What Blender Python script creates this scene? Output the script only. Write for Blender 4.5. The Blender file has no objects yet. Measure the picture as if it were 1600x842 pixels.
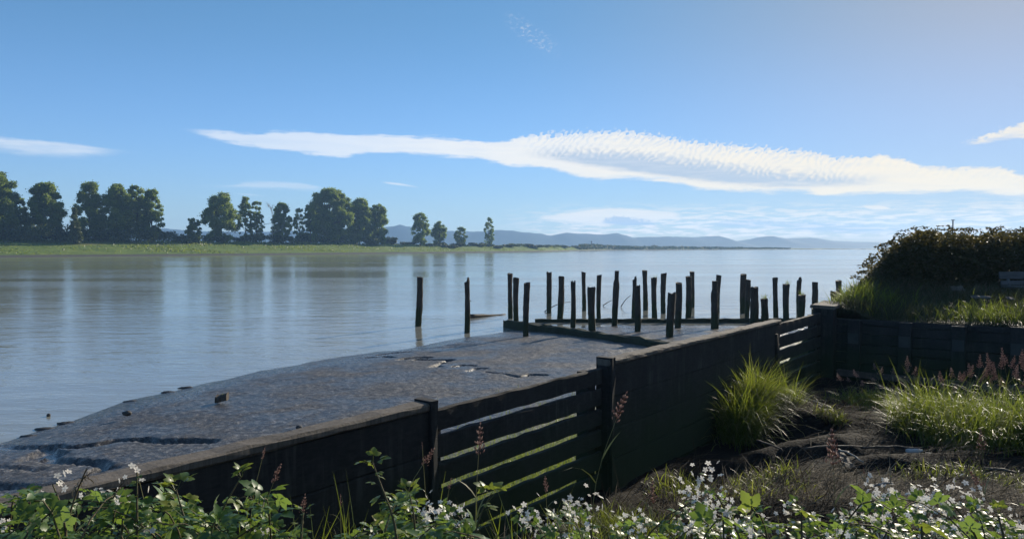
import bpy, math, random
import numpy as np
from mathutils import Vector, Matrix

rng = np.random.default_rng(11)
random.seed(5)
R = math.radians
scene = bpy.context.scene
COL = scene.collection

# ------------------------------------------------------------------ camera
FPX, HOR, CX, CY = 1186.0, 385.5, 800.0, 421.0
EYE = 4.0
PITCH = math.atan((CY - HOR) / FPX)
cam_d = bpy.data.cameras.new('camera')
cam_d.sensor_width = 36.0
cam_d.lens = FPX / 1600.0 * 36.0
cam_d.clip_end = 20000
cam = bpy.data.objects.new('camera', cam_d)
cam.location = (0, 0, EYE)
cam.rotation_euler = (R(90) - PITCH, 0, 0)
COL.objects.link(cam)
scene.camera = cam


def ray(px, py):
    """direction in the world of the photo's pixel; forward is +Y"""
    x, y = (px - CX) / FPX, (CY - py) / FPX
    c, s = math.cos(PITCH), math.sin(PITCH)
    return Vector((x, c + y * s, -s + y * c))


def at_z(px, py, z):
    d = ray(px, py)
    t = (z - EYE) / d.z
    return Vector((d.x * t, d.y * t, z))


def at_y(px, py, Y):
    d = ray(px, py)
    t = Y / d.y
    return Vector((d.x * t, Y, EYE + d.z * t))


# wall frame: u along the bulkhead, v to its river side
TH = R(37.1)
DU = np.array([math.sin(TH), math.cos(TH)])
NV = np.array([-math.cos(TH), math.sin(TH)])
P0 = np.array([1.31, 10.7])


def W(u, v, z=0.0):
    p = P0 + u * DU + v * NV
    return Vector((p[0], p[1], z))


def to_uv(x, y):
    dx, dy = np.asarray(x) - P0[0], np.asarray(y) - P0[1]
    return dx * DU[0] + dy * DU[1], dx * NV[0] + dy * NV[1]


# ------------------------------------------------------------------ helpers
def vnoise(x, y, seed=0):
    x = np.asarray(x, float); y = np.asarray(y, float)
    xi = np.floor(x).astype(np.int64); yi = np.floor(y).astype(np.int64)
    fx = x - xi; fy = y - yi
    fx = fx * fx * (3 - 2 * fx); fy = fy * fy * (3 - 2 * fy)

    def h(a, b):
        n = (a * 374761393 + b * 668265263 + seed * 1274126177) & 0x7fffffff
        n = ((n ^ (n >> 13)) * 1274126177) & 0x7fffffff
        return ((n ^ (n >> 16)) & 0xffff) / 65535.0
    return ((h(xi, yi) * (1 - fx) + h(xi + 1, yi) * fx) * (1 - fy)
            + (h(xi, yi + 1) * (1 - fx) + h(xi + 1, yi + 1) * fx) * fy) * 2 - 1


def fbm(x, y, seed=0, octs=4, gain=0.5):
    a, s, t = 1.0, 0.0, 0.0
    for o in range(octs):
        s = s + a * vnoise(x * 2 ** o + 17.3 * o, y * 2 ** o - 9.1 * o, seed + o)
        t += a; a *= gain
    return s / t


def sstep(a, b, x):
    t = np.clip((x - a) / (b - a), 0, 1)
    return t * t * (3 - 2 * t)


def make_mesh(name, V, F, mats=None, tint=None, smooth=True, attrs=None, midx=None):
    """F: one (M,k) array or a list of such arrays"""
    V = np.asarray(V, np.float32).reshape(-1, 3)
    if not isinstance(F, list):
        F = [F]
    F = [np.asarray(f, np.int32) for f in F if len(f)]
    me = bpy.data.meshes.new(name)
    nl = sum(f.size for f in F); nf = sum(len(f) for f in F)
    me.vertices.add(len(V)); me.vertices.foreach_set('co', V.ravel())
    me.loops.add(nl); me.polygons.add(nf)
    me.loops.foreach_set('vertex_index', np.concatenate([f.ravel() for f in F]))
    tot = np.concatenate([np.full(len(f), f.shape[1], np.int32) for f in F])
    st = np.concatenate([[0], np.cumsum(tot)[:-1]]).astype(np.int32)
    me.polygons.foreach_set('loop_start', st)
    me.polygons.foreach_set('loop_total', tot)
    me.polygons.foreach_set('use_smooth', np.full(nf, bool(smooth)))
    if mats is not None:
        for m in (mats if isinstance(mats, (list, tuple)) else [mats]):
            me.materials.append(m)
    if midx is not None:
        me.polygons.foreach_set('material_index', np.asarray(midx, np.int32))
    al = dict(attrs or {})
    if tint is not None:
        al['tint'] = tint
    for k, a in al.items():
        at = me.attributes.new(k, 'FLOAT', 'POINT')
        at.data.foreach_set('value', np.asarray(a, np.float32))
    me.update(calc_edges=True)
    me.validate()
    return me


def link(name, me, parent=None, loc=(0, 0, 0), rz=0.0):
    o = bpy.data.objects.new(name, me)
    COL.objects.link(o)
    if parent is not None:
        o.parent = parent
    o.location = loc
    o.rotation_euler = (0, 0, rz)
    return o


def tag(o, label=None, cat=None, group=None, kind=None):
    if label: o['label'] = label
    if cat: o['category'] = cat
    if group: o['group'] = group
    if kind or cat: o['kind'] = kind or 'thing'
    return o


def empty(name, loc, label, cat, group=None, rz=0.0):
    o = bpy.data.objects.new(name, None)
    o.empty_display_size = 0.1
    COL.objects.link(o)
    o.location = loc
    o.rotation_euler = (0, 0, rz)
    return tag(o, label, cat, group)


def children_of(o):
    return [c for c in COL.objects if c.parent == o]


def copy_thing(src, kids, loc, rz, label, scale=1.0):
    """copy of a thing and copies of its parts, sharing mesh data"""
    c = src.copy(); COL.objects.link(c)
    c.location = loc; c.rotation_euler = (0, 0, rz); c.scale = (scale,) * 3
    c['label'] = label
    for k in kids:
        d = k.copy(); COL.objects.link(d); d.parent = c
    return c


class Geo:
    """collects shapes for ONE mesh"""
    def __init__(s):
        s.V, s.F3, s.F4, s.T, s.n, s.flat = [], [], [], [], 0, False

    def add(s, V, F, tint=0.5):
        V = np.asarray(V, float).reshape(-1, 3)
        F = np.asarray(F, np.int64)
        s.V.append(V)
        (s.F3 if F.shape[1] == 3 else s.F4).append(F + s.n)
        s.T.append(np.broadcast_to(np.asarray(tint, float), (len(V),)))
        s.n += len(V)
        return s

    def addm(s, V, Fl, tint=0.5):
        V = np.asarray(V, float).reshape(-1, 3)
        s.V.append(V)
        for F in Fl:
            F = np.asarray(F, np.int64)
            (s.F3 if F.shape[1] == 3 else s.F4).append(F + s.n)
        s.T.append(np.broadcast_to(np.asarray(tint, float), (len(V),)))
        s.n += len(V)

    def mesh(s, name, mats):
        smooth = not s.flat
        F = []
        if s.F3: F.append(np.concatenate(s.F3))
        if s.F4: F.append(np.concatenate(s.F4))
        return make_mesh(name, np.concatenate(s.V), F, mats, np.concatenate(s.T), smooth)

    def obj(s, name, mats, parent=None, loc=(0, 0, 0)):
        return link(name, s.mesh(name, mats), parent, loc)


def tube(pts, rad, sides=6, cap=True, wob=0.0):
    P = np.asarray(pts, float); k = len(P)
    rad = np.broadcast_to(np.asarray(rad, float), (k,))
    T = np.gradient(P, axis=0)
    T /= np.linalg.norm(T, axis=1, keepdims=True) + 1e-9
    ref = np.array([0, 0, 1.0]) if abs(T[:, 2]).mean() < 0.8 else np.array([1.0, 0, 0])
    A = np.cross(T, ref); A /= np.linalg.norm(A, axis=1, keepdims=True) + 1e-9
    B = np.cross(T, A)
    an = np.linspace(0, 2 * math.pi, sides, endpoint=False)
    rr = rad[:, None] * (1 + wob * rng.uniform(-1, 1, (k, sides)))
    V = P[:, None, :] + rr[..., None] * (np.cos(an)[None, :, None] * A[:, None, :] + np.sin(an)[None, :, None] * B[:, None, :])
    V = V.reshape(-1, 3)
    i = np.arange(sides); j = (i + 1) % sides
    F = np.concatenate([np.stack([r * sides + i, r * sides + j, (r + 1) * sides + j, (r + 1) * sides + i], 1) for r in range(k - 1)])
    Fl = [F]
    if cap:
        V = np.concatenate([V, P[:1], P[-1:]])
        n0 = k * sides
        Fl.append(np.concatenate([np.stack([j, i, np.full(sides, n0)], 1),
                                  np.stack([(k - 1) * sides + i, (k - 1) * sides + j, np.full(sides, n0 + 1)], 1)]))
    return V, Fl


def rand_rot(n, r=rng):
    q = r.normal(size=(n, 4)); q /= np.linalg.norm(q, axis=1, keepdims=True)
    w, x, y, z = q.T
    return np.stack([np.stack([1 - 2 * (y * y + z * z), 2 * (x * y - z * w), 2 * (x * z + y * w)], 1),
                     np.stack([2 * (x * y + z * w), 1 - 2 * (x * x + z * z), 2 * (y * z - x * w)], 1),
                     np.stack([2 * (x * z - y * w), 2 * (y * z + x * w), 1 - 2 * (x * x + y * y)], 1)], 1)


def euler_rot(az, pitch, roll):
    """local y runs along the azimuth az (0 = +Y, clockwise), tipped up by pitch, rolled"""
    az, pitch, roll = np.broadcast_arrays(az, pitch, roll)
    Y = np.stack([np.sin(az) * np.cos(pitch), np.cos(az) * np.cos(pitch), np.sin(pitch)], 1)
    X0 = np.stack([np.cos(az), -np.sin(az), np.zeros_like(az)], 1)
    Z0 = np.cross(X0, Y)
    X = X0 * np.cos(roll)[:, None] + Z0 * np.sin(roll)[:, None]
    Z = np.cross(X, Y)
    return np.stack([X, Y, Z], 2)


def inst(tv, tf, locs, M, sc):
    tv = np.asarray(tv, float); N = len(locs)
    V = np.einsum('nij,kj->nki', M, tv) * np.asarray(sc, float).reshape(-1, 1, 1) + np.asarray(locs)[:, None, :]
    Fl = [(np.asarray(f)[None] + (np.arange(N) * len(tv))[:, None, None]).reshape(-1, np.asarray(f).shape[1]) for f in (tf if isinstance(tf, list) else [tf])]
    return V.reshape(-1, 3), Fl


def blades(base, h, w, az, lean, droop=0.5, seg=4, r=rng):
    """grass blades: each a strip that bends over"""
    N = len(base); base = np.asarray(base, float)
    h, w, az, lean = [np.broadcast_to(np.asarray(a, float), (N,)) for a in (h, w, az, lean)]
    t = np.linspace(0, 1, seg + 1)
    ang = lean[:, None] + droop * t[None, :] ** 1.5 * r.uniform(0.3, 1.6, (N, 1))
    st = h[:, None] / seg
    hx = np.concatenate([np.zeros((N, 1)), np.cumsum(np.sin(ang[:, 1:]) * st, 1)], 1)
    hz = np.concatenate([np.zeros((N, 1)), np.cumsum(np.cos(ang[:, 1:]) * st, 1)], 1)
    ca, sa = np.cos(az)[:, None], np.sin(az)[:, None]
    C = np.stack([base[:, :1] + hx * sa, base[:, 1:2] + hx * ca, base[:, 2:3] + hz], 2)
    wa = az + r.uniform(-1.0, 1.0, N) + math.pi / 2
    wd = np.stack([np.sin(wa), np.cos(wa), np.zeros(N)], 1)
    prof = np.minimum(1.0, 0.75 + t) * (1 - t ** 3)
    prof[-1] = 0.06
    off = wd[:, None, :] * (w[:, None] * prof[None, :] * 0.5)[..., None]
    V = np.stack([C - off, C + off], 2).reshape(-1, 3)
    k = np.arange(seg)
    f = np.stack([2 * k, 2 * k + 1, 2 * k + 3, 2 * k + 2], 1)
    F = (f[None] + (np.arange(N) * 2 * (seg + 1))[:, None, None]).reshape(-1, 4)
    return V, F, 2 * (seg + 1)


def box(g, p0, ax, ay, az, tint=0.5):
    """box from corner p0 with three edge vectors"""
    p0, ax, ay, az = [np.asarray(a, float) for a in (p0, ax, ay, az)]
    V = [p0, p0 + ax, p0 + ax + ay, p0 + ay]
    V = V + [v + az for v in V]
    F = [[0, 3, 2, 1], [4, 5, 6, 7], [0, 1, 5, 4], [1, 2, 6, 5], [2, 3, 7, 6], [3, 0, 4, 7]]
    g.flat = True
    g.add(V, F, tint)


def timber(g, a, b, wv, hv, n=10, amp=0.012, seed=0, tint=0.5, bev=0.012):
    """a sawn timber from a to b: wv, hv its cross-section vectors; worn, uneven edges"""
    a, b, wv, hv = [np.asarray(x, float) for x in (a, b, wv, hv)]
    wl, hl = np.linalg.norm(wv), np.linalg.norm(hv)
    wn, hn = wv / wl, hv / hl
    r = np.random.default_rng(seed + 991)
    c = [(bev, 0), (wl - bev, 0), (wl, bev), (wl, hl - bev), (wl - bev, hl), (bev, hl), (0, hl - bev), (0, bev)]
    k = len(c); V = []
    for i in range(n + 1):
        p = a + (b - a) * i / n
        for (x, y) in c:
            V.append(p + wn * (x + r.normal() * amp * 0.5) + hn * (y + r.normal() * amp * (1.0 if y > hl / 2 else 0.6)))
    i = np.arange(k); j = (i + 1) % k
    F = np.concatenate([np.stack([q * k + i, q * k + j, (q + 1) * k + j, (q + 1) * k + i], 1) for q in range(n)])
    V = V + [a + wv / 2 + hv / 2, b + wv / 2 + hv / 2]
    n0 = (n + 1) * k
    T = np.concatenate([np.stack([j, i, np.full(k, n0)], 1), np.stack([n * k + i, n * k + j, np.full(k, n0 + 1)], 1)])
    g.flat = True
    g.addm(np.array(V), [F, T], tint)


# ------------------------------------------------------------------ materials
class NT:
    def __init__(s, tree):
        s.t = tree; s.N = tree.nodes; s.L = tree.links

    def n(s, typ, **kw):
        nd = s.N.new(typ)
        for k, v in kw.items():
            setattr(nd, k, v)
        return nd

    def lk(s, a, b): s.L.new(a, b)

    def put(s, sock, v):
        if isinstance(v, bpy.types.NodeSocket): s.L.new(v, sock)
        else: sock.default_value = v

    def math(s, op, a, b=0.0, c=None, clamp=False):
        nd = s.n('ShaderNodeMath', operation=op, use_clamp=clamp)
        s.put(nd.inputs[0], a); s.put(nd.inputs[1], b)
        if c is not None: s.put(nd.inputs[2], c)
        return nd.outputs[0]

    def mapr(s, v, a, b, c=0.0, d=1.0, smooth=True):
        nd = s.n('ShaderNodeMapRange', interpolation_type='SMOOTHSTEP' if smooth else 'LINEAR')
        s.put(nd.inputs[0], v); s.put(nd.inputs[1], a); s.put(nd.inputs[2], b); s.put(nd.inputs[3], c); s.put(nd.inputs[4], d)
        return nd.outputs[0]

    def mix(s, f, a, b):
        nd = s.n('ShaderNodeMix', data_type='RGBA')
        s.put(nd.inputs[0], f); s.put(nd.inputs[6], a if isinstance(a, bpy.types.NodeSocket) else (*a, 1)[:4])
        s.put(nd.inputs[7], b if isinstance(b, bpy.types.NodeSocket) else (*b, 1)[:4])
        return nd.outputs[2]

    def noise(s, vec, scale, detail=4, rough=0.55, dist=0.0):
        nd = s.n('ShaderNodeTexNoise')
        if vec is not None: s.lk(vec, nd.inputs['Vector'])
        nd.inputs['Scale'].default_value = scale; nd.inputs['Detail'].default_value = detail
        nd.inputs['Roughness'].default_value = rough; nd.inputs['Distortion'].default_value = dist
        return nd.outputs['Fac']

    def scalev(s, vec, sc):
        nd = s.n('ShaderNodeVectorMath', operation='MULTIPLY')
        s.lk(vec, nd.inputs[0]); nd.inputs[1].default_value = sc
        return nd.outputs[0]

    def ramp(s, f, stops):
        nd = s.n('ShaderNodeValToRGB'); cr = nd.color_ramp
        while len(cr.elements) < len(stops): cr.elements.new(0.5)
        for e, (p, c) in zip(cr.elements, stops):
            e.position = p; e.color = (*c, 1)
        s.lk(f, nd.inputs[0])
        return nd.outputs[0]

    def attr(s, name):
        nd = s.n('ShaderNodeAttribute'); nd.attribute_name = name
        return nd.outputs['Fac']

    def bump(s, h, strength, dist=0.02, nrm=None):
        nd = s.n('ShaderNodeBump')
        s.put(nd.inputs['Height'], h); s.put(nd.inputs['Strength'], strength); nd.inputs['Distance'].default_value = dist
        if nrm is not None: s.lk(nrm, nd.inputs['Normal'])
        return nd.outputs[0]


def new_mat(name):
    m = bpy.data.materials.new(name); m.use_nodes = True
    m.node_tree.nodes.clear()
    q = NT(m.node_tree)
    out = q.n('ShaderNodeOutputMaterial')
    return m, q, out


def principled(q, out, col, rough=0.7, spec=0.5, nrm=None):
    b = q.n('ShaderNodeBsdfPrincipled')
    q.put(b.inputs['Base Color'], col if isinstance(col, bpy.types.NodeSocket) else (*col, 1))
    q.put(b.inputs['Roughness'], rough)
    q.put(b.inputs['Specular IOR Level'], spec)
    if nrm is not None: q.lk(nrm, b.inputs['Normal'])
    q.lk(b.outputs[0], out.inputs[0])
    return b


def leaf_mat(name, stops, under=None, trans=0.35, tcol=(0.16, 0.22, 0.02), rough=0.45, spec=0.4):
    m, q, out = new_mat(name)
    t = q.attr('tint')
    col = q.ramp(t, stops)
    if under is not None:
        g = q.n('ShaderNodeNewGeometry')
        col = q.mix(g.outputs['Backfacing'], col, under)
    b = q.n('ShaderNodeBsdfPrincipled')
    q.lk(col, b.inputs['Base Color']); b.inputs['Roughness'].default_value = rough
    b.inputs['Specular IOR Level'].default_value = spec
    tr = q.n('ShaderNodeBsdfTranslucent')
    q.lk(q.mix(0.6, q.ramp(t, stops), tcol), tr.inputs['Color'])
    mx = q.n('ShaderNodeMixShader'); mx.inputs[0].default_value = trans
    q.lk(b.outputs[0], mx.inputs[1]); q.lk(tr.outputs[0], mx.inputs[2])
    q.lk(mx.outputs[0], out.inputs[0])
    return m


def objco(q):
    return q.n('ShaderNodeTexCoord').outputs['Object']


def geopos(q):
    return q.n('ShaderNodeNewGeometry').outputs['Position']


def wood_mat(name, c0, c1, rough=0.75, algae=None, spec=0.3, along=(0, 0, 1), streak=None):
    """weathered wood; grain runs along the given axis of the object; algae: (low z, high z)"""
    m, q, out = new_mat(name)
    p = objco(q)
    sc = tuple(30.0 - 27.5 * a for a in along)
    g = q.noise(q.scalev(p, sc), 1.0, 5, 0.65, 0.4)
    big = q.noise(p, 1.7, 4, 0.6)
    f = q.math('ADD', q.math('MULTIPLY', g, 0.7), q.math('MULTIPLY', big, 0.5))
    col = q.ramp(f, [(0.35, c0), (0.8, c1)])
    if streak:
        sn = q.noise(q.scalev(p, (7.0, 7.0, 0.7)), 1.0, 5, 0.7, 0.3)
        pt = q.noise(q.scalev(p, (1.3, 1.3, 2.2)), 1.0, 4, 0.65)
        col = q.mix(q.math('MULTIPLY', q.mapr(sn, 0.45, 0.72), q.mapr(pt, 0.42, 0.62)), col, streak)
    if algae:
        z = q.n('ShaderNodeSeparateXYZ'); q.lk(geopos(q), z.inputs[0])
        zz = q.math('ADD', z.outputs[2], q.math('MULTIPLY', q.math('SUBTRACT', big, 0.5), 0.9))
        col = q.mix(q.mapr(zz, algae[0], algae[1], 0.85, 0.0), col, (0.018, 0.032, 0.008))
    principled(q, out, col, rough, spec, q.bump(g, 0.5, 0.012))
    return m


M = {}
M['pile'] = wood_mat('weathered_pile_wood', (0.012, 0.010, 0.008), (0.075, 0.060, 0.046), algae=(0.5, 1.2))
M['beam'] = wood_mat('mossy_beam_wood', (0.010, 0.012, 0.007), (0.040, 0.048, 0.020), along=(1, 0, 0))
M['wall'] = wood_mat('tarred_wall_wood', (0.008, 0.008, 0.009), (0.034, 0.032, 0.030), rough=0.85, along=(.6, .8, 0), algae=(0.7, 2.1), streak=(0.055, 0.054, 0.048))
M['cap'] = wood_mat('sunlit_cap_wood', (0.028, 0.025, 0.021), (0.17, 0.145, 0.118), rough=0.85)  # sunlit brown of the wall tops is put into this lighter wood
M['grey_wood'] = wood_mat('grey_bench_wood', (0.045, 0.047, 0.048), (0.12, 0.122, 0.122), along=(1, 0, 0))
M['driftwood'] = wood_mat('bleached_driftwood', (0.16, 0.14, 0.12), (0.48, 0.44, 0.38))
M['dark_drift'] = wood_mat('dark_driftwood', (0.025, 0.02, 0.016), (0.11, 0.09, 0.07))
M['trunk'] = wood_mat('tree_bark', (0.03, 0.026, 0.02), (0.11, 0.095, 0.08))
M['dead'] = wood_mat('dead_tree_bark', (0.16, 0.15, 0.14), (0.33, 0.31, 0.29))
M['cane'] = wood_mat('bramble_cane', (0.05, 0.06, 0.02), (0.13, 0.09, 0.05))


def flat_mat(name, c, rough=0.6, spec=0.4, c2=None, scale=6):
    m, q, out = new_mat(name)
    col = c
    if c2: col = q.mix(q.noise(objco(q), scale, 4), c, c2)
    principled(q, out, col, rough, spec)
    return m


M['plate'] = flat_mat('galvanised_plate', (0.060, 0.064, 0.060), 0.7, 0.25, (0.025, 0.03, 0.026))
M['rock'] = flat_mat('dark_rock', (0.03, 0.03, 0.03), 0.7, 0.4, (0.08, 0.075, 0.07))
M['white_junk'] = flat_mat('white_plastic', (0.72, 0.72, 0.70), 0.5, 0.4, (0.55, 0.55, 0.52))
M['mast'] = flat_mat('grey_pole_metal', (0.10, 0.10, 0.11), 0.5, 0.4)
M['petal'] = leaf_mat('white_petal', [(0, (0.58, 0.53, 0.48)), (1, (0.82, 0.79, 0.72))], trans=0.3, tcol=(0.8, 0.78, 0.74), rough=0.6, spec=0.2)
M['stamen'] = flat_mat('flower_centre', (0.25, 0.24, 0.06))

M['tree_leaf'] = leaf_mat('cottonwood_leaf', [(0, (0.050, 0.092, 0.022)), (0.6, (0.11, 0.165, 0.034)), (1, (0.21, 0.26, 0.055))], trans=0.5, tcol=(0.34, 0.44, 0.04), rough=0.5)
M['willow_leaf'] = leaf_mat('willow_leaf', [(0, (0.045, 0.062, 0.018)), (1, (0.11, 0.13, 0.035))], trans=0.35, tcol=(0.15, 0.19, 0.03))
M['scrub_leaf'] = leaf_mat('scrub_leaf', [(0, (0.020, 0.036, 0.014)), (1, (0.065, 0.090, 0.030))], trans=0.28, tcol=(0.09, 0.11, 0.02), rough=0.55)
M['thicket_leaf'] = leaf_mat('thicket_leaf', [(0, (0.024, 0.026, 0.011)), (0.7, (0.055, 0.055, 0.020)), (1, (0.11, 0.075, 0.035))], trans=0.3, tcol=(0.20, 0.17, 0.04), rough=0.6, spec=0.25)
M['bramble_leaf'] = leaf_mat('bramble_leaf', [(0, (0.040, 0.085, 0.024)), (0.6, (0.080, 0.150, 0.040)), (0.9, (0.15, 0.21, 0.045)), (1, (0.26, 0.23, 0.05))], under=(0.22, 0.26, 0.19), trans=0.4, tcol=(0.30, 0.42, 0.04), rough=0.42, spec=0.4)
M['young_leaf'] = leaf_mat('young_bramble_leaf', [(0, (0.06, 0.11, 0.02)), (1, (0.18, 0.20, 0.035))], under=(0.22, 0.26, 0.16), trans=0.4, tcol=(0.32, 0.38, 0.03), rough=0.4, spec=0.45)
M['grass_blade'] = leaf_mat('green_grass_blade', [(0, (0.045, 0.080, 0.014)), (0.7, (0.11, 0.165, 0.026)), (1, (0.24, 0.20, 0.09))], trans=0.45, tcol=(0.34, 0.40, 0.035), rough=0.45)
M['bank_blade'] = leaf_mat('bank_grass_blade', [(0, (0.022, 0.034, 0.012)), (0.55, (0.042, 0.054, 0.018)), (0.8, (0.085, 0.070, 0.038)), (1, (0.16, 0.115, 0.09))], trans=0.25, tcol=(0.11, 0.12, 0.03), rough=0.5)
M['dry_blade'] = leaf_mat('dead_reed_blade', [(0, (0.022, 0.018, 0.013)), (0.6, (0.075, 0.060, 0.040)), (1, (0.24, 0.195, 0.13))], trans=0.12, tcol=(0.2, 0.15, 0.07), rough=0.85, spec=0.1)
M['panicle'] = leaf_mat('seed_head', [(0, (0.22, 0.125, 0.115)), (1, (0.46, 0.31, 0.25))], trans=0.4, tcol=(0.55, 0.34, 0.25), rough=0.6, spec=0.2)
M['stem'] = leaf_mat('grass_stem', [(0, (0.10, 0.12, 0.04)), (1, (0.26, 0.22, 0.09))], trans=0.1)

# ------------------------------------------------------------------ world
SUN_AZ, SUN_EL = R(36.4), R(21.0)
S = Vector((math.sin(SUN_AZ) * math.cos(SUN_EL), math.cos(SUN_AZ) * math.cos(SUN_EL), math.sin(SUN_EL)))
world = bpy.data.worlds.new('World'); scene.world = world
world.use_nodes = True
world.node_tree.nodes.clear()
w = NT(world.node_tree)
wout = w.n('ShaderNodeOutputWorld')
bg = w.n('ShaderNodeBackground')
sky = w.n('ShaderNodeTexSky', sky_type='NISHITA')
sky.sun_disc = False
sky.sun_elevation = SUN_EL
sky.sun_rotation = SUN_AZ
sky.altitude = 0
sky.air_density = 1.0
sky.dust_density = 0.1
sky.ozone_density = 3.0
SKY_STRENGTH = 0.11
bg.inputs['Strength'].default_value = SKY_STRENGTH
gen = w.n('ShaderNodeTexCoord').outputs['Generated']
sp = w.n('ShaderNodeSeparateXYZ'); w.lk(gen, sp.inputs[0])
az = w.math('MULTIPLY', w.math('ARCTAN2', sp.outputs[0], sp.outputs[1]), 180 / math.pi)
el = w.math('MULTIPLY', w.math('ARCSINE', sp.outputs[2]), 180 / math.pi)


def azel(px, py):
    d = ray(px, py).normalized()
    return math.degrees(math.atan2(d.x, d.y)), math.degrees(math.asin(d.z))


def comb(a, b, c=0.0):
    nd = w.n('ShaderNodeCombineXYZ')
    w.put(nd.inputs[0], a); w.put(nd.inputs[1], b); w.put(nd.inputs[2], c)
    return nd.outputs[0]


ELMAX = 20.0


def edge_curve(pts):
    """elevation of a cloud's edge as a function of azimuth"""
    ae = [azel(*p) for p in pts]
    a0, a1 = ae[0][0], ae[-1][0]
    nd = w.n('ShaderNodeFloatCurve')
    cv = nd.mapping.curves[0]
    nd.mapping.use_clip = False
    pl = [((a - a0) / (a1 - a0), e / ELMAX) for a, e in ae]
    while len(cv.points) < len(pl): cv.points.new(0.5, 0.5)
    for p, (x, y) in zip(cv.points, pl):
        p.location = (x, y); p.handle_type = 'AUTO_CLAMPED' if len(pl) < 40 else 'VECTOR'
    nd.mapping.update()
    w.put(nd.inputs['Value'], w.mapr(az, a0, a1, 0, 1, False))
    return w.math('MULTIPLY', nd.outputs[0], ELMAX), a0, a1


# streaky warp that frays the edges (clouds drawn out along the wind)
streak = w.noise(comb(w.math('ADD', w.math('MULTIPLY', az, 0.25), w.math('MULTIPLY', el, 0.5)), w.math('MULTIPLY', el, 2.6)), 1.0, 6, 0.62, 0.3)
fine = w.noise(comb(w.math('MULTIPLY', az, 1.1), w.math('MULTIPLY', el, 3.4)), 1.0, 5, 0.6, 0.2)
puff = w.noise(comb(w.math('MULTIPLY', az, 2.2), w.math('MULTIPLY', el, 3.2)), 1.0, 5, 0.65, 0.4)
warp = w.math('ADD', w.math('MULTIPLY', w.math('SUBTRACT', streak, 0.5), 0.9), w.math('MULTIPLY', w.math('SUBTRACT', fine, 0.5), 0.5))


def cloud(top, bot, soft_t, soft_b, opacity, warp_amt=1.0, ripple=None, ends=1.2, tex=0.35, side=True):
    ct, a0, a1 = edge_curve(top)
    cb, b0, b1 = edge_curve(bot)
    e = w.math('ADD', el, w.math('MULTIPLY', warp, warp_amt))
    et = e if ripple is None else w.math('ADD', e, ripple)
    m = w.math('MULTIPLY', w.mapr(w.math('SUBTRACT', ct, et), 0.0, soft_t), w.mapr(w.math('SUBTRACT', e, cb), 0.0, soft_b))
    m = w.math('MULTIPLY', m, w.mapr(az, a0, a0 + ends))
    if side: m = w.math('MULTIPLY', m, w.mapr(az, a1 - ends, a1, 1.0, 0.0))
    tx = w.mapr(streak, 0.3, 0.6, 1 - tex, 1.0)
    return w.math('MULTIPLY', w.math('MULTIPLY', m, tx), opacity), ct, cb


# scalloped ripples along the crest of the long cloud
lazy = w.noise(comb(w.math('MULTIPLY', az, 0.22), w.math('MULTIPLY', el, 0.3)), 1.0, 3, 0.6)
rip_u = w.math('ADD', w.math('ADD', w.math('MULTIPLY', az, 1.0), w.math('MULTIPLY', el, -0.9)), w.math('ADD', w.math('MULTIPLY', puff, 0.55), w.math('MULTIPLY', lazy, 4.5)))
rip = w.math('SINE', w.math('MULTIPLY', rip_u, 2 * math.pi / 0.56))
rip2 = w.math('SINE', w.math('MULTIPLY', w.math('ADD', rip_u, w.math('MULTIPLY', el, 1.9)), 2 * math.pi / 0.83))
ra0, ra1 = azel(800, 210)[0], azel(1420, 250)[0]
rwin = w.math('MULTIPLY', w.mapr(az, ra0 - 0.5, ra0 + 3.0), w.mapr(az, ra1 - 8, ra1, 1.0, 0.25))
rnd_ = w.mapr(puff, 0.3, 0.65, 0.25, 1.0)
ripple = w.math('MULTIPLY', w.math('MULTIPLY', w.math('ADD', w.math('MULTIPLY', rip, rnd_), w.math('MULTIPLY', rip2, 0.45)), rwin), 0.24)
ripple = w.math('ADD', ripple, w.math('MULTIPLY', w.math('MULTIPLY', w.math('SUBTRACT', puff, 0.5), rwin), 0.8))

main_top = [(270, 201), (300, 202), (340, 204), (400, 209), (425, 204), (480, 206), (550, 210), (620, 212), (700, 216), (780, 221), (805, 216), (830, 211), (880, 208),
            (920, 206), (960, 204), (1000, 207), (1050, 215), (1100, 223), (1150, 227), (1200, 231), (1280, 239), (1310, 246), (1370, 243), (1420, 249),
            (1440, 258), (1490, 262), (1530, 261), (1565, 263), (1600, 272), (1640, 280), (1720, 300)]
main_bot = [(270, 203), (300, 208), (350, 221), (400, 230), (470, 240), (535, 246), (556, 241), (620, 240), (680, 243), (750, 249), (800, 260), (850, 263), (900, 275), (945, 281), (985, 279), (1030, 283),
            (1068, 288), (1080, 293), (1130, 298), (1200, 300), (1260, 299), (1288, 306), (1350, 303), (1440, 302), (1500, 299), (1530, 302), (1565, 306), (1640, 307), (1720, 304)]
c_main, ct, cb = cloud([(x_, y_ - 2) for x_, y_ in main_top], [(x_, y_ + 3) for x_, y_ in main_bot], 0.30, 0.40, 1.0, 0.85, ripple, ends=3.0, tex=0.12)
c_main = w.math('MULTIPLY', c_main, w.mapr(az, azel(300, 220)[0], azel(850, 220)[0], 0.66, 0.97))
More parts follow.
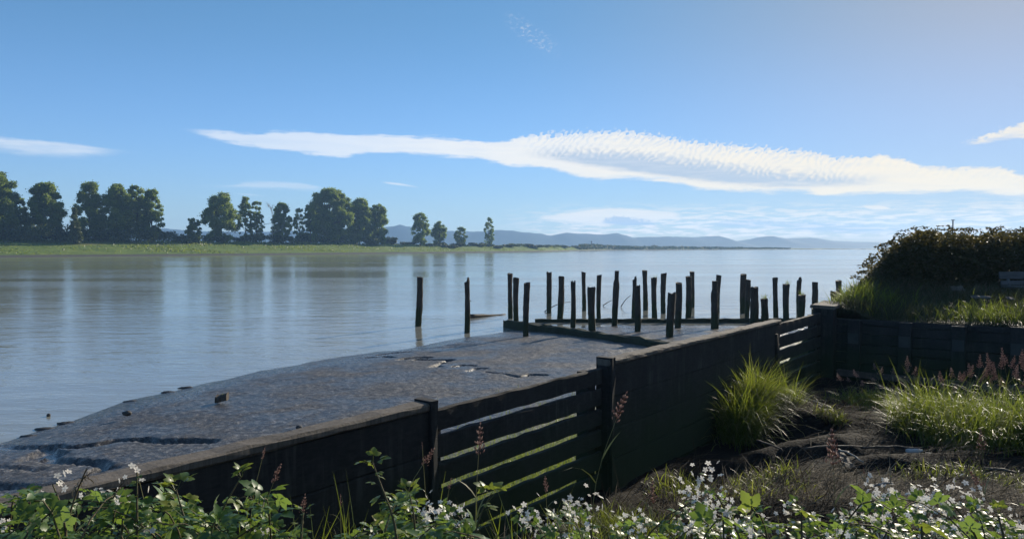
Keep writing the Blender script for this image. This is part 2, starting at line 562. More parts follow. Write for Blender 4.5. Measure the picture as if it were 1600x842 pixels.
# grey, thinner heart of the long cloud
g_top = [(800, 238), (860, 236), (920, 236), (980, 238), (1040, 245), (1100, 252), (1160, 261), (1240, 270), (1320, 275), (1420, 280)]
g_bot = [(800, 240), (860, 246), (920, 256), (980, 265), (1040, 274), (1100, 281), (1160, 287), (1240, 291), (1320, 288), (1420, 282)]
c_grey, _, _ = cloud([(x_, y_ - 9) for x_, y_ in g_top], [(x_, y_ + 7) for x_, y_ in g_bot], 1.0, 0.6, 1.0, 0.7, w.math('MULTIPLY', ripple, 0.9), ends=4.0, tex=0.3)
crest = w.math('MULTIPLY', w.mapr(w.math('SUBTRACT', ct, el), -0.2, 1.5, 1.0, 0.0), rwin)
thin = w.math('MULTIPLY', w.math('MULTIPLY', w.mapr(w.math('ADD', rip, w.math('MULTIPLY', rip2, 0.35)), -1.1, 0.6, 0.75, 0.0), rnd_), crest)
a_main = w.math('MULTIPLY', w.math('MULTIPLY', c_main, w.math('SUBTRACT', 1.0, w.math('MULTIPLY', c_grey, 0.2))), w.math('SUBTRACT', 1.0, thin))

others = []
c, _, _ = cloud([(-120, 208), (0, 212), (60, 216), (130, 224), (200, 235), (260, 241)], [(-120, 240), (0, 243), (60, 249), (120, 251), (190, 244), (260, 243)], 0.3, 0.8, 0.62, 0.5, ends=2.0, side=True)
others.append(c)
c, _, _ = cloud([(270, 288), (340, 288), (420, 281), (480, 285), (520, 296)], [(270, 291), (340, 295), (420, 298), (480, 301), (520, 299)], 0.25, 0.4, 0.36, 0.5, ends=1.5)
others.append(c)
c, _, _ = cloud([(360, 300), (390, 302), (425, 306)], [(360, 303), (390, 307), (425, 308)], 0.15, 0.2, 0.4, 0.2, ends=0.8)
others.append(c)
c, _, _ = cloud([(590, 283), (620, 285), (662, 293)], [(590, 285), (620, 291), (662, 295)], 0.12, 0.2, 0.72, 0.15, ends=0.6)
others.append(c)
c, _, _ = cloud([(1490, 228), (1530, 211), (1570, 197), (1640, 178), (1720, 170)], [(1490, 230), (1530, 228), (1570, 221), (1640, 222), (1720, 226)], 0.4, 0.5, 0.85, 0.9, w.math('MULTIPLY', w.math('SUBTRACT', puff, 0.5), 1.6), ends=1.6, tex=0.2)
others.append(c)
c, _, _ = cloud([(830, 339), (880, 331), (950, 322), (1010, 325), (1075, 334)], [(830, 343), (880, 350), (950, 353), (1010, 351), (1075, 339)], 0.25, 0.35, 0.80, 0.6, ends=1.0, tex=0.25)
others.append(c)
c, _, _ = cloud([(1340, 320), (1370, 319), (1400, 326)], [(1340, 323), (1370, 330), (1400, 329)], 0.15, 0.2, 0.8, 0.2, ends=0.5)
others.append(c)
c, _, _ = cloud([(1555, 322), (1600, 321), (1660, 325)], [(1555, 326), (1600, 331), (1660, 328)], 0.15, 0.2, 0.7, 0.2, ends=0.5)
others.append(c)
# pale broken streaks low over the sea
low = w.noise(comb(w.math('MULTIPLY', az, 0.55), w.math('MULTIPLY', el, 4.5)), 1.0, 5, 0.6, 0.3)
band = w.math('MULTIPLY', w.mapr(el, 0.3, 0.9), w.mapr(el, 1.7, 3.6, 1.0, 0.0))
band = w.math('MULTIPLY', band, w.mapr(az, -3.0, 7.0))
others.append(w.math('MULTIPLY', w.math('MULTIPLY', w.mapr(low, 0.42, 0.62), band), 0.85))
# a few far wisps high up
wm = w.math('MULTIPLY', w.mapr(w.math('ABSOLUTE', w.math('SUBTRACT', az, azel(832, 55)[0] )), 0.5, 2.4, 1.0, 0.0),
            w.mapr(w.math('ABSOLUTE', w.math('SUBTRACT', w.math('ADD', el, w.math('MULTIPLY', w.math('SUBTRACT', az, azel(832, 55)[0]), 0.6)), azel(832, 55)[1])), 0.2, 1.0, 1.0, 0.0))
wn = w.noise(comb(w.math('MULTIPLY', az, 3.0), w.math('MULTIPLY', el, 4.5)), 1.0, 3, 0.6, 0.5)
others.append(w.math('MULTIPLY', w.math('MULTIPLY', w.mapr(wn, 0.46, 0.75), wm), 0.36))
a_all = a_main
for c in others:
    a_all = w.math('MAXIMUM', a_all, c)
# grey-blue low cumulus
lump_t = [(935, 345), (965, 336), (1000, 341), (1035, 347)]
lump_b = [(935, 349), (965, 353), (1000, 354), (1035, 351)]
c_l1, _, _ = cloud(lump_t, lump_b, 0.25, 0.2, 0.75, 0.3, w.math('MULTIPLY', w.math('SUBTRACT', puff, 0.5), 0.9), ends=0.7, tex=0.1)
c_l2, _, _ = cloud([(1100, 348), (1150, 340), (1210, 342), (1300, 346), (1440, 352)], [(1100, 354), (1150, 358), (1210, 360), (1300, 366), (1440, 366)], 0.3, 0.3, 0.5, 0.5, w.math('MULTIPLY', w.math('SUBTRACT', puff, 0.5), 1.0), ends=1.2, tex=0.5)
c_lump = w.math('MAXIMUM', c_l1, c_l2)

warm = w.mapr(az, -18, 30)
ccol = w.mix(warm, (4.8, 5.0, 5.25), (5.6, 4.9, 3.75))
lowpink = w.mapr(el, 1.0, 4.0, 1.0, 0.0)
ccol = w.mix(w.math('MULTIPLY', lowpink, 0.7), ccol, (5.8, 5.2, 4.8))
ccol = w.mix(w.math('MULTIPLY', c_grey, 0.78), ccol, (2.2, 2.65, 3.35))
# the sky itself
def vmul(a, b):
    nd = w.n('ShaderNodeVectorMath', operation='MULTIPLY'); w.put(nd.inputs[0], a); w.put(nd.inputs[1], b)
    return nd.outputs[0]


lum = w.n('ShaderNodeRGBToBW'); w.lk(sky.outputs[0], lum.inputs[0])
soft = w.math('DIVIDE', 1.50, w.math('ADD', 1.0, w.math('MULTIPLY', lum.outputs[0], 3.3 * 0.11)))
sunward = w.mapr(az, -5.0, 36.0)
grade = w.mix(w.mapr(el, 0.0, 19.0), w.mix(sunward, (0.86, 1.08, 1.54), (0.86, 1.0, 1.42)), w.mix(sunward, (0.52, 0.74, 0.84), (0.98, 0.79, 0.66)))
skycol = vmul(vmul(sky.outputs[0], grade), comb(soft, soft, soft))
col = w.mix(a_all, skycol, ccol)
col = w.mix(c_lump, col, (1.7, 2.5, 3.7))
w.lk(col, bg.inputs['Color'])
w.lk(bg.outputs[0], wout.inputs['Surface'])

sun_d = bpy.data.lights.new('sun', 'SUN'); sun_d.energy = 4.0; sun_d.angle = R(0.53); sun_d.color = (1.0, 0.90, 0.74)
sun = bpy.data.objects.new('sun', sun_d); COL.objects.link(sun)
sun.rotation_euler = S.to_track_quat('Z', 'Y').to_euler()
sun.location = (60, 80, 60)

vs = scene.view_settings
vs.view_transform = 'Standard'; vs.look = 'None'; vs.exposure = 0.78; vs.gamma = 1.0; vs.use_curve_mapping = False
scene.cycles.use_denoising = True
scene.cycles.max_bounces = 8
scene.cycles.transparent_max_bounces = 6
scene.cycles.volume_bounces = 1
scene.cycles.sample_clamp_indirect = 6.0

# ------------------------------------------------------------------ water
m, q, out = new_mat('river_water')
p = geopos(q)
sx = q.n('ShaderNodeSeparateXYZ'); q.lk(p, sx.inputs[0])
dist = q.n('ShaderNodeVectorMath', operation='LENGTH'); q.lk(p, dist.inputs[0])
n1 = q.noise(q.scalev(p, (2.2, 5.0, 1)), 1.0, 3, 0.55, 0.2)
n2 = q.noise(q.scalev(p, (0.35, 0.8, 1)), 1.0, 3, 0.5, 0.3)
n3 = q.noise(q.scalev(p, (0.012, 0.05, 1)), 1.0, 3, 0.5, 0.4)       # calm lanes and breezy patches
hh = q.math('ADD', q.math('MULTIPLY', n1, 0.015), q.math('MULTIPLY', n2, 0.065))
amp = q.mapr(n3, 0.35, 0.65, 0.35, 1.0)
bm = q.bump(hh, amp, 1.0)
murk = q.mix(q.noise(q.scalev(p, (0.03, 0.12, 1)), 1.0, 3), (0.20, 0.205, 0.18), (0.25, 0.248, 0.215))
bs = principled(q, out, murk, q.mapr(n3, 0.35, 0.65, 0.06, 0.11), 0.5, bm)
bs.inputs['IOR'].default_value = 1.33
M['water'] = m
r_w = [0, 20, 60, 150, 400, 1000, 2000, 3100]
ang = np.linspace(0, 2 * math.pi, 96, endpoint=False)
V = [[0, 0, 0]] + [[r * math.cos(a), r * math.sin(a), 0] for r in r_w[1:] for a in ang]
k = len(ang); i = np.arange(k); j = (i + 1) % k
F3 = np.stack([np.zeros(k, int), 1 + i, 1 + j], 1)
F4 = np.concatenate([np.stack([1 + q_ * k + i, 1 + (q_ + 1) * k + i, 1 + (q_ + 1) * k + j, 1 + q_ * k + j], 1) for q_ in range(len(r_w) - 2)])
tag(link('water', make_mesh('water', V, [F3, F4], M['water'])), kind='structure')

# ------------------------------------------------------------------ mud flat
SH_U = [-60, -20, -8, -3.2, 0.34, 5.3, 11, 16.4, 19.2, 22.2, 25.4, 27, 28.6, 34, 44, 60]
SH_V = [9, 9.5, 10.5, 12.2, 14.3, 16.0, 16.1, 16.15, 16.2, 14.55, 12.7, 9.4, 8.6, 5.5, 3, 2]


def shore_v(u):
    return np.interp(u, SH_U, SH_V)


RILLS = [  # photo pixels of the little drainage channels, width and depth in metres
    ([(-30, 688), (20, 692), (60, 693), (110, 696), (150, 694), (185, 688), (220, 689), (270, 694), (330, 697)], 0.16, 0.13),
    ([(40, 716), (62, 706), (78, 700), (92, 707), (74, 716), (100, 722), (140, 725), (166, 733), (150, 742), (176, 738)], 0.16, 0.12),
    ([(-20, 760), (20, 764), (60, 766), (96, 762)], 0.13, 0.09),
    ([(-10, 726), (30, 731), (60, 736)], 0.10, 0.05),
    ([(590, 551), (606, 549), (640, 547)], 0.15, 0.13),
    ([(574, 556), (584, 556), (600, 555), (614, 557)], 0.13, 0.12),
    ([(626, 562), (636, 560), (652, 559), (668, 560)], 0.14, 0.14),
    ([(652, 564), (676, 565), (704, 566), (696, 569)], 0.15, 0.15),
    ([(692, 571), (684, 574), (676, 577), (686, 578)], 0.12, 0.11),
    ([(712, 579), (722, 577), (740, 578)], 0.12, 0.12),
    ([(734, 587), (742, 585), (748, 582), (758, 584)], 0.10, 0.09),
    ([(760, 590), (784, 593), (806, 598)], 0.09, 0.08),
    ([(812, 599), (826, 596), (850, 598)], 0.11, 0.11),
    ([(660, 541), (690, 539), (740, 540)], 0.10, 0.04),
    ([(700, 536), (760, 537)], 0.10, 0.04),
]


def mud_z(u, v, x, y):
    d = shore_v(u) + 0.5 * fbm(u * 0.5, v * 0.05, 3, 3) - v
    z = np.where(d > 0, 0.012 * sstep(0, 0.25, d) + 0.52 * (1 - np.exp(-d / 8.0)), 0.14 * d)
    z = z + 0.028 * fbm(u * 0.8, v * 1.4, 21, 4) * sstep(0.0, 2.5, d) + 0.012 * fbm(u * 4.0, v * 5.0, 8, 3) * sstep(0, 1, d)
    z = np.maximum(z, -0.8)
    wet = np.zeros_like(z)
    for pts, wd, dp in RILLS:
        Q = [at_z(px, py, 0.16) for px, py in pts]
        for a, b in zip(Q[:-1], Q[1:]):
            ab = np.array([b.x - a.x, b.y - a.y]); L2 = ab @ ab + 1e-9
            t = np.clip(((x - a.x) * ab[0] + (y - a.y) * ab[1]) / L2, 0, 1)
            dd = np.hypot(x - a.x - t * ab[0], y - a.y - t * ab[1]) + 0.06 * vnoise(x * 3, y * 3, 5)
            wet = np.maximum(wet, (1 - sstep(wd * 0.55, wd * 1.05, dd)) * dp / 0.17)
    return np.where(d > 0.3, np.maximum(z - wet * 0.16, 0.015), z - wet * 0.05), wet, d


uu = np.concatenate([np.linspace(-60, -14, 40, endpoint=False), np.arange(-14, 24, 0.075), np.arange(24, 60, 0.4)])
vv = np.concatenate([np.arange(0.13, 17.5, 0.065), np.arange(17.5, 24, 0.4)])
U, Vv = np.meshgrid(uu, vv, indexing='ij')
X = P0[0] + U * DU[0] + Vv * NV[0]; Y = P0[1] + U * DU[1] + Vv * NV[1]
Z, wet, dsh = mud_z(U, Vv, X, Y)


def grid_faces(a, b):
    i, j = np.meshgrid(np.arange(a - 1), np.arange(b - 1), indexing='ij')
    k = i * b + j
    return np.stack([k, k + b, k + b + 1, k + 1], -1).reshape(-1, 4)


m, q, out = new_mat('wet_mud')
p = geopos(q)
wt = q.attr('wet'); gr = q.attr('algae')
a = q.noise(p, 26.0, 3, 0.65)
b_ = q.noise(p, 6.0, 4, 0.6)
c_ = q.noise(p, 0.5, 4, 0.55, 0.3)
col = q.mix(q.mapr(a, 0.35, 0.7), (0.066, 0.060, 0.053), (0.155, 0.140, 0.122))
col = q.mix(q.mapr(c_, 0.4, 0.65, 0, 0.4), col, (0.098, 0.089, 0.080))
sp_ = q.noise(p, 8.0, 2, 0.7)
col = q.mix(q.mapr(sp_, 0.42, 0.60, 0.75, 0.0), col, (0.024, 0.024, 0.026))
col = q.mix(q.mapr(sp_, 0.58, 0.70, 0.0, 0.6), col, (0.28, 0.27, 0.26))
col = q.mix(q.math('MULTIPLY', gr, q.mapr(b_, 0.25, 0.5)), col, (0.10, 0.145, 0.022))
hgt = q.math('ADD', q.math('MULTIPLY', a, 0.018), q.math('MULTIPLY', q.math('ADD', b_, sp_), 0.012))
rough = q.math('SUBTRACT', q.math('SUBTRACT', q.mapr(c_, 0.38, 0.62, 0.34, 0.58), q.math('MULTIPLY', q.attr('sheen'), 0.22)), q.math('MULTIPLY', wt, 0.26))
rough = q.math('ADD', rough, q.math('MULTIPLY', gr, 0.4), clamp=True)
nb = q.bump(hgt, q.math('SUBTRACT', 1.0, q.math('MULTIPLY', wt, 0.85)), 1.0)
principled(q, out, col, rough, 0.4, nb)
M['mud'] = m
algae = np.clip(1 - sstep(1.2, 4.2, Vv + 0.8 * fbm(U * .7, Vv * .7, 4, 3)), 0, 1) * 0.9
Z = Z + 0.005 * rng.normal(0, 1, Z.shape) * sstep(0.1, 1.5, dsh) * (1 - wet)
tag(link('mud_flat', make_mesh('mud_flat', np.stack([X, Y, Z], -1), grid_faces(*U.shape), M['mud'], smooth=True, attrs={'wet': wet.ravel(), 'sheen': np.maximum((1 - sstep(0.2, 3.0, dsh)), 0.8 * sstep(18, 23, U)).ravel(), 'algae': algae.ravel()})), kind='structure')

# ------------------------------------------------------------------ basin floor and the dike the camera stands on
def ground_z(x, y):
    x = np.asarray(x, float); y = np.asarray(y, float)
    u, v = to_uv(x, y)
    z = 0.54 + 0.15 * fbm(x * 0.6, y * 0.9, 31, 4) + 0.075 * fbm(x * 2.2, y * 2.6, 32, 4)
    # wrack-covered ridges on the basin floor
    for (px, py, L, wd, hgt, rot) in [(1225, 688, 1.5, 0.40, 0.30, 0.25), (1270, 655, 1.6, 0.45, 0.24, -0.1), (1230, 745, 1.2, 0.5, 0.22, 0.1), (1400, 715, 1.6, 0.35, 0.16, -0.05),
                                      (1190, 640, .8, .6, 0.20, 0.4), (1120, 775, 1.0, 0.5, 0.2, 0.3), (1330, 790, 1.6, 0.5, 0.18, 0.0), (1560, 660, 1.2, 0.8, 0.2, 0.0)]:
        c = at_z(px, py, 0.7)
        dx, dy = x - c.x, y - c.y
        a_ = dx * math.cos(rot) + dy * math.sin(rot); b2 = -dx * math.sin(rot) + dy * math.cos(rot)
        z = z + 1.25 * hgt * np.exp(-(a_ / L) ** 2 - (b2 / wd) ** 2)
    # scoured hollow along the inside of the wall
    z = z - 0.30 * np.exp(-((v + 1.0) / 0.9) ** 2) * sstep(-3.5, -1, u) * (1 - sstep(3.5, 5.5, u))
    # dike shoulder near the camera, and round the far side of the basin
    dk = 1 - sstep(2.4, 7.6, y + 0.25 * fbm(x * .8, y * .2, 6, 2))
    dk = np.maximum(dk, sstep(-16, -21, v))
    return z * (1 - dk) + dk * (2.28 + 0.05 * fbm(x * 1.3, y * 1.3, 9, 3))


ug = np.concatenate([np.linspace(-80, -14, 30, endpoint=False), np.arange(-14, 11.9, 0.09)])
ug = np.append(ug, 11.9)
vg = np.concatenate([np.arange(0.125, -15, -0.09), np.linspace(-15, -90, 40)])
U, Vv = np.meshgrid(ug, vg, indexing='ij')
X = P0[0] + U * DU[0] + Vv * NV[0]; Y = P0[1] + U * DU[1] + Vv * NV[1]
m, q, out = new_mat('basin_soil')
p = geopos(q)
a = q.noise(p, 14.0, 5, 0.65); b_ = q.noise(p, 1.3, 4, 0.6)
col = q.ramp(q.math('ADD', q.math('MULTIPLY', a, 0.6), q.math('MULTIPLY', b_, 0.5)), [(0.35, (0.006, 0.006, 0.006)), (0.6, (0.015, 0.013, 0.011)), (0.85, (0.036, 0.030, 0.022))])
principled(q, out, col, 0.9, 0.1, q.bump(a, 0.7, 0.05))
M['soil'] = m
tag(link('ground', make_mesh('ground', np.stack([X, Y, ground_z(X, Y)], -1), grid_faces(*U.shape)[:, ::-1], M['soil'], smooth=True)), kind='structure')


# ------------------------------------------------------------------ upper bank behind the right-hand wall
def bank_z(u, v):
    z = 2.13 + 0.08 * fbm(u * 0.5, v * 0.5, 41, 3) + 0.43 * sstep(12.0, 15.5, u) + 0.24 * sstep(-1.2, -0.3, v)
    return np.where(v > -0.25, z + (-0.3 - z) * sstep(-0.25, 2.3, v), z)


ub = np.concatenate([np.arange(11.88, 32, 0.2), np.linspace(32, 400, 60)])
vb = np.concatenate([np.arange(2.4, -14, -0.2), np.linspace(-14, -300, 40)])
U, Vv = np.meshgrid(ub, vb, indexing='ij')
Vs = Vv - np.clip(U - 40, 0, None) * 0.9       # the shore bends away to the right further off
X = P0[0] + U * DU[0] + Vs * NV[0]; Y = P0[1] + U * DU[1] + Vs * NV[1]
Zb = bank_z(U, Vv)
Zb[0, :] = np.where(vb > 0.0, np.minimum(Zb[0, :], 0.3), Zb[0, :])
m, q, out = new_mat('bank_soil')
p = geopos(q)
a = q.noise(p, 6.0, 5, 0.65); b_ = q.noise(p, 0.6, 3, 0.6)
col = q.ramp(q.math('ADD', q.math('MULTIPLY', a, 0.6), q.math('MULTIPLY', b_, 0.5)), [(0.35, (0.03, 0.035, 0.014)), (0.6, (0.055, 0.06, 0.022)), (0.85, (0.12, 0.095, 0.06))])
principled(q, out, col, 0.85, 0.2, q.bump(a, 0.6, 0.05))
M['bank'] = m
tag(link('bank', make_mesh('bank', np.stack([X, Y, Zb], -1), grid_faces(*U.shape)[:, ::-1], M['bank'], smooth=True)), kind='structure')

# ------------------------------------------------------------------ the bulkhead
WT = 2.38
d3 = np.array([DU[0], DU[1], 0]); n3v = np.array([NV[0], NV[1], 0]); up = np.array([0, 0, 1.0])


def wrel(root, u, v, z):
    return np.array(W(u, v, z)) - np.array(root.location)


def solid_wall(u0, u1, label, end_posts, seed):
    root = empty('timber_wall', W(u0, 0, 0.2), label, 'wall', 'sections of the timber bulkhead')
    r = np.random.default_rng(seed)
    g = Geo()
    z = 0.0
    hs = [0.45, 0.47, 0.44, 0.47, 0.46]
    for i_, h in enumerate(hs):
        off = r.uniform(-0.003, 0.003)
        timber(g, wrel(root, u0, 0.02 + off, z), wrel(root, u1, 0.02 + off, z), n3v * 0.18, up * (h - 0.004), n=14, amp=0.005, seed=seed * 10 + i_)
        z += h
    g.obj('face', M['wall'], root)
    c = Geo()
    L = u1 - u0
    cuts = [0, 0.46 + 0.05 * r.normal(), 1]
    for i_ in range(2):
        timber(c, wrel(root, u0 + L * cuts[i_] + 0.006, -0.012, z + 0.003), wrel(root, u0 + L * cuts[i_ + 1] - 0.006, -0.012, z + 0.003), n3v * 0.225, up * (WT - z - 0.003 + r.uniform(-.012, .012)), n=26, amp=0.005, seed=seed * 10 + 7 + i_, bev=0.02)
    c.obj('cap', M['cap'], root)
    for (u, zt) in end_posts:
        pg = Geo()
        timber(pg, wrel(root, u - 0.05, -0.035, -0.2), wrel(root, u - 0.05, -0.035, zt), d3 * 0.10, n3v * 0.265, n=10, amp=0.012, seed=seed * 31 + int(u * 7))
        pg.obj('post', M['wall'], root)
    return root


def slat_wall(u0, u1, label, seed):
    root = empty('slatted_wall', W(u0, 0, 0.2), label, 'wall', 'open slatted sections of the bulkhead')
    r = np.random.default_rng(seed)
    z = WT - 0.12
    for i_ in range(7):
        h = 0.235 + r.uniform(-0.02, 0.02)
        t0, t1 = r.normal() * 0.006, r.normal() * 0.006
        g = Geo()
        timber(g, wrel(root, u0, 0.10, z - h + t0), wrel(root, u1, 0.10, z - h + t1), n3v * 0.075, up * h, n=16, amp=0.007, seed=seed * 13 + i_)
        g.obj('board', M['wall'], root)
        z -= h + 0.075 + r.uniform(-0.012, 0.012)
    for f in (0.04, 0.96):
        g = Geo()
        u = u0 + (u1 - u0) * f
        timber(g, wrel(root, u - 0.1, 0.18, -0.3), wrel(root, u - 0.1, 0.18, WT - 0.16), d3 * 0.2, n3v * 0.2, n=8, amp=0.01, seed=seed + 5)
        g.obj('post', M['wall'], root)
    return root


solid_wall(-16, -3.48, 'nearest solid dark timber wall section, with rough speckled top, behind the leafy brambles', [(-3.54, WT + 0.02)], 1)
slat_wall(-3.46, 0.10, 'nearer slatted wall section of dark boards with green light showing through its gaps', 2)
solid_wall(0.13, 7.80, 'middle solid timber wall section with pale sunlit top, running behind the lit grass clump', [(0.20, WT + 0.03), (7.5, WT - 0.3)], 3)
slat_wall(7.82, 11.40, 'farther slatted wall section of dark boards next to the corner post', 4)

# right-hand retaining wall
root = empty('retaining_wall', W(11.75, 0, 0.2), 'dark plank retaining wall with three pale square plates, holding up the grassy bank', 'wall')
g = Geo(); z = 0.05
r = np.random.default_rng(77)
nn = 0
while z < WT - 0.36:
    h = 0.24 + r.uniform(-0.03, 0.03)
    h = min(h, WT - 0.25 - z)
    v = 0.0
    while v > -16:
        L = r.uniform(2.2, 4.5)
        o_ = r.uniform(-0.012, 0.012)
        timber(g, wrel(root, 11.75 + o_, v, z), wrel(root, 11.75 + o_, v - L + 0.01, z), d3 * 0.1, up * (h - 0.014), n=5, amp=0.007, seed=nn); nn += 1
        v -= L
    z += h
g.obj('plank_face', M['wall'], root)
for v in [-0.646, -1.837, -3.0] + [-4.18 - 1.18 * k_ for k_ in range(9)]:
    g = Geo()
    timber(g, wrel(root, 11.57, v - 0.16, -0.3), wrel(root, 11.57, v - 0.16, WT - 0.26 + r.uniform(-.03, .03)), d3 * 0.165, n3v * 0.30, n=8, amp=0.01, seed=int(-v * 100))
    po = g.obj('post', M['wall'], root)
    g = Geo()
    box(g, wrel(root, 11.547, v - 0.13, 1.50), d3 * 0.012, n3v * 0.25, up * 0.27)
    g.obj('plate', M['plate'], po)
g = Geo()
timber(g, wrel(root, 11.4, -0.20, -0.3), wrel(root, 11.4, -0.20, WT + 0.0), d3 * 0.34, n3v * 0.52, n=8, amp=0.012, seed=5)
g.obj('corner_post', M['wall'], root)
g = Geo()
timber(g, wrel(root, 11.3, -0.26, WT + 0.004), wrel(root, 12.7, -0.22, WT + 0.03), n3v * 0.62, up * 0.085, n=8, amp=0.008, seed=15)
g.obj('cap', M['cap'], root)
g = Geo()
timber(g, wrel(root, 11.4, -0.3, 0.66), wrel(root, 11.4, -6.5, 0.62), d3 * 0.14, up * 0.16, n=8, amp=0.012, seed=25)
g.obj('kick_board', M['dark_drift'], root)

# ------------------------------------------------------------------ piles
PILES = [  # x at base, base y, x at top, top y, width px, top style, label
    (653, 509, 656, 433, 9.5, 'flat', 'dark pile standing alone in open water, farthest left of all the piles'),
    (729, 517, 730.5, 433, 8.5, 'split', 'split-topped pile standing alone in the water, with a floating log beside it'),
    (797, 497, 798, 427.5, 7.6, 'flat', 'taller, farther pile of the touching pair at the river end of the mossy beam'),
    (806.5, 507, 807, 434, 8.4, 'flat', 'pile just behind the tip of the mossy beam, the shorter of a touching pair'),
    (822.5, 528, 823, 442, 9.2, 'flat', 'pile standing in wet mud in front of the mossy beam, near its river end'),
    (858.5, 489, 857, 425, 7.6, 'rough', 'leaning pile behind the long low beam, with a branch sticking up at its foot'),
    (875, 501, 876.7, 432, 9.2, 'flat', 'thick pile in the water touching the long low beam, near its left end'),
    (894, 516, 896, 440, 7.8, 'jag', 'ragged broken-topped knobbly pile in shallow water between the two beams'),
    (912, 485, 912.6, 425, 6.2, 'flat', 'thinnest far pile, between the ragged pile and the stout one by the mossy beam'),
    (925, 523, 924.7, 449, 11, 'rough', 'stout short pile close behind the middle of the mossy beam'),
    (936, 497, 936, 430, 7.0, 'flat', 'slim pile in the water directly behind the stout one at the mossy beam'),
    (961, 509, 963, 423, 9.2, 'step', 'tall pile with a narrow notched top, standing at the edge of the shallow water'),
    (990, 497, 991, 431, 6.5, 'split', 'splintered pile with a sharp spike, mostly hidden by a thicker pile'),
    (995.5, 524, 996, 446, 9.5, 'rough', 'thick pile on the mud that hides the splintered one behind it'),
    (1008, 484, 1008, 422.5, 7.4, 'flat', 'tallest-looking pile far out in the water, just right of the splintered pile'),
    (1022, 498, 1022.5, 434, 8.4, 'rough', 'pile with a knob near its top, standing in water behind the long low beam'),
    (1036.5, 489, 1037, 427, 8.4, 'flat', 'flat-topped pile far out in the water, just right of the knobbed one'),
    (1047, 536, 1049, 457.5, 12.5, 'rough', 'widest pile, with a pale nick near its head, close behind the timber wall'),
    (1059.5, 517, 1060, 442, 10, 'flat', 'pile with a flared head on the mud, just behind the widest pile'),
    (1075.5, 497, 1076, 432, 9, 'flat', 'front pile of a touching pair behind the long low beam'),
    (1080.5, 480, 1082, 424.5, 7.6, 'flat', 'rear, taller pile of a touching pair behind the long low beam'),
    (1116, 520, 1118, 439, 11.2, 'step', 'stepped pile, thicker below its shoulder, standing on mud close to the wall'),
    (1121, 488, 1123.5, 430, 7.2, 'flat', 'slim leaning pile half hidden behind the stepped pile'),
    (1161, 489, 1161, 428.5, 8.6, 'flat', 'tall flat-topped pile, leftmost of a tight row of three'),
    (1168, 496, 1168.5, 437, 7.2, 'flat', 'slim pile squeezed between a tall and a stout neighbour in a tight row of three'),
    (1178, 513, 1178, 448, 12, 'rough', 'stout nearest pile of a tight row of three'),
    (1194, 508, 1194.7, 466.5, 11, 'rough', 'shortest stubby pile with a few weeds sprouting from its head'),
    (1211.5, 496, 1212, 434, 7.8, 'flat', 'slim flat-topped pile between the two that carry weeds'),
    (1228.5, 505, 1229, 444, 9.8, 'rough', 'pile with a green tuft on its head, towards the right end of the low beam'),
    (1248, 488, 1248.6, 432.5, 7.0, 'split', 'thin forked pile rising behind a short one'),
    (1252, 499, 1252, 460.5, 11, 'flat', 'short thick pile in front of the thin forked one'),
    (1272.5, 497, 1272.8, 441, 9, 'flat', 'single pile just left of the wall corner'),
    (1303, 505, 1303, 455, 10, 'rough', 'short front pile of the pair behind the corner cap'),
    (1310, 495, 1311.5, 438.5, 8.6, 'flat', 'tall rear pile of the pair behind the corner cap'),
]


def tuft_mesh(n, h, seed, spread=0.08, mat=None):
    r_ = np.random.default_rng(seed)
    base = np.stack([r_.normal(0, spread, n), r_.normal(0, spread, n), np.zeros(n)], 1)
    V_, F_, kk = blades(base, r_.uniform(0.5, 1.0, n) * h, 0.014, r_.uniform(0, 6.28, n), r_.uniform(0.05, 0.5, n), 0.8, 3, r_)
    return make_mesh('weeds', V_, F_, mat or M['grass_blade'], np.repeat(r_.uniform(0, 0.8, n), kk))


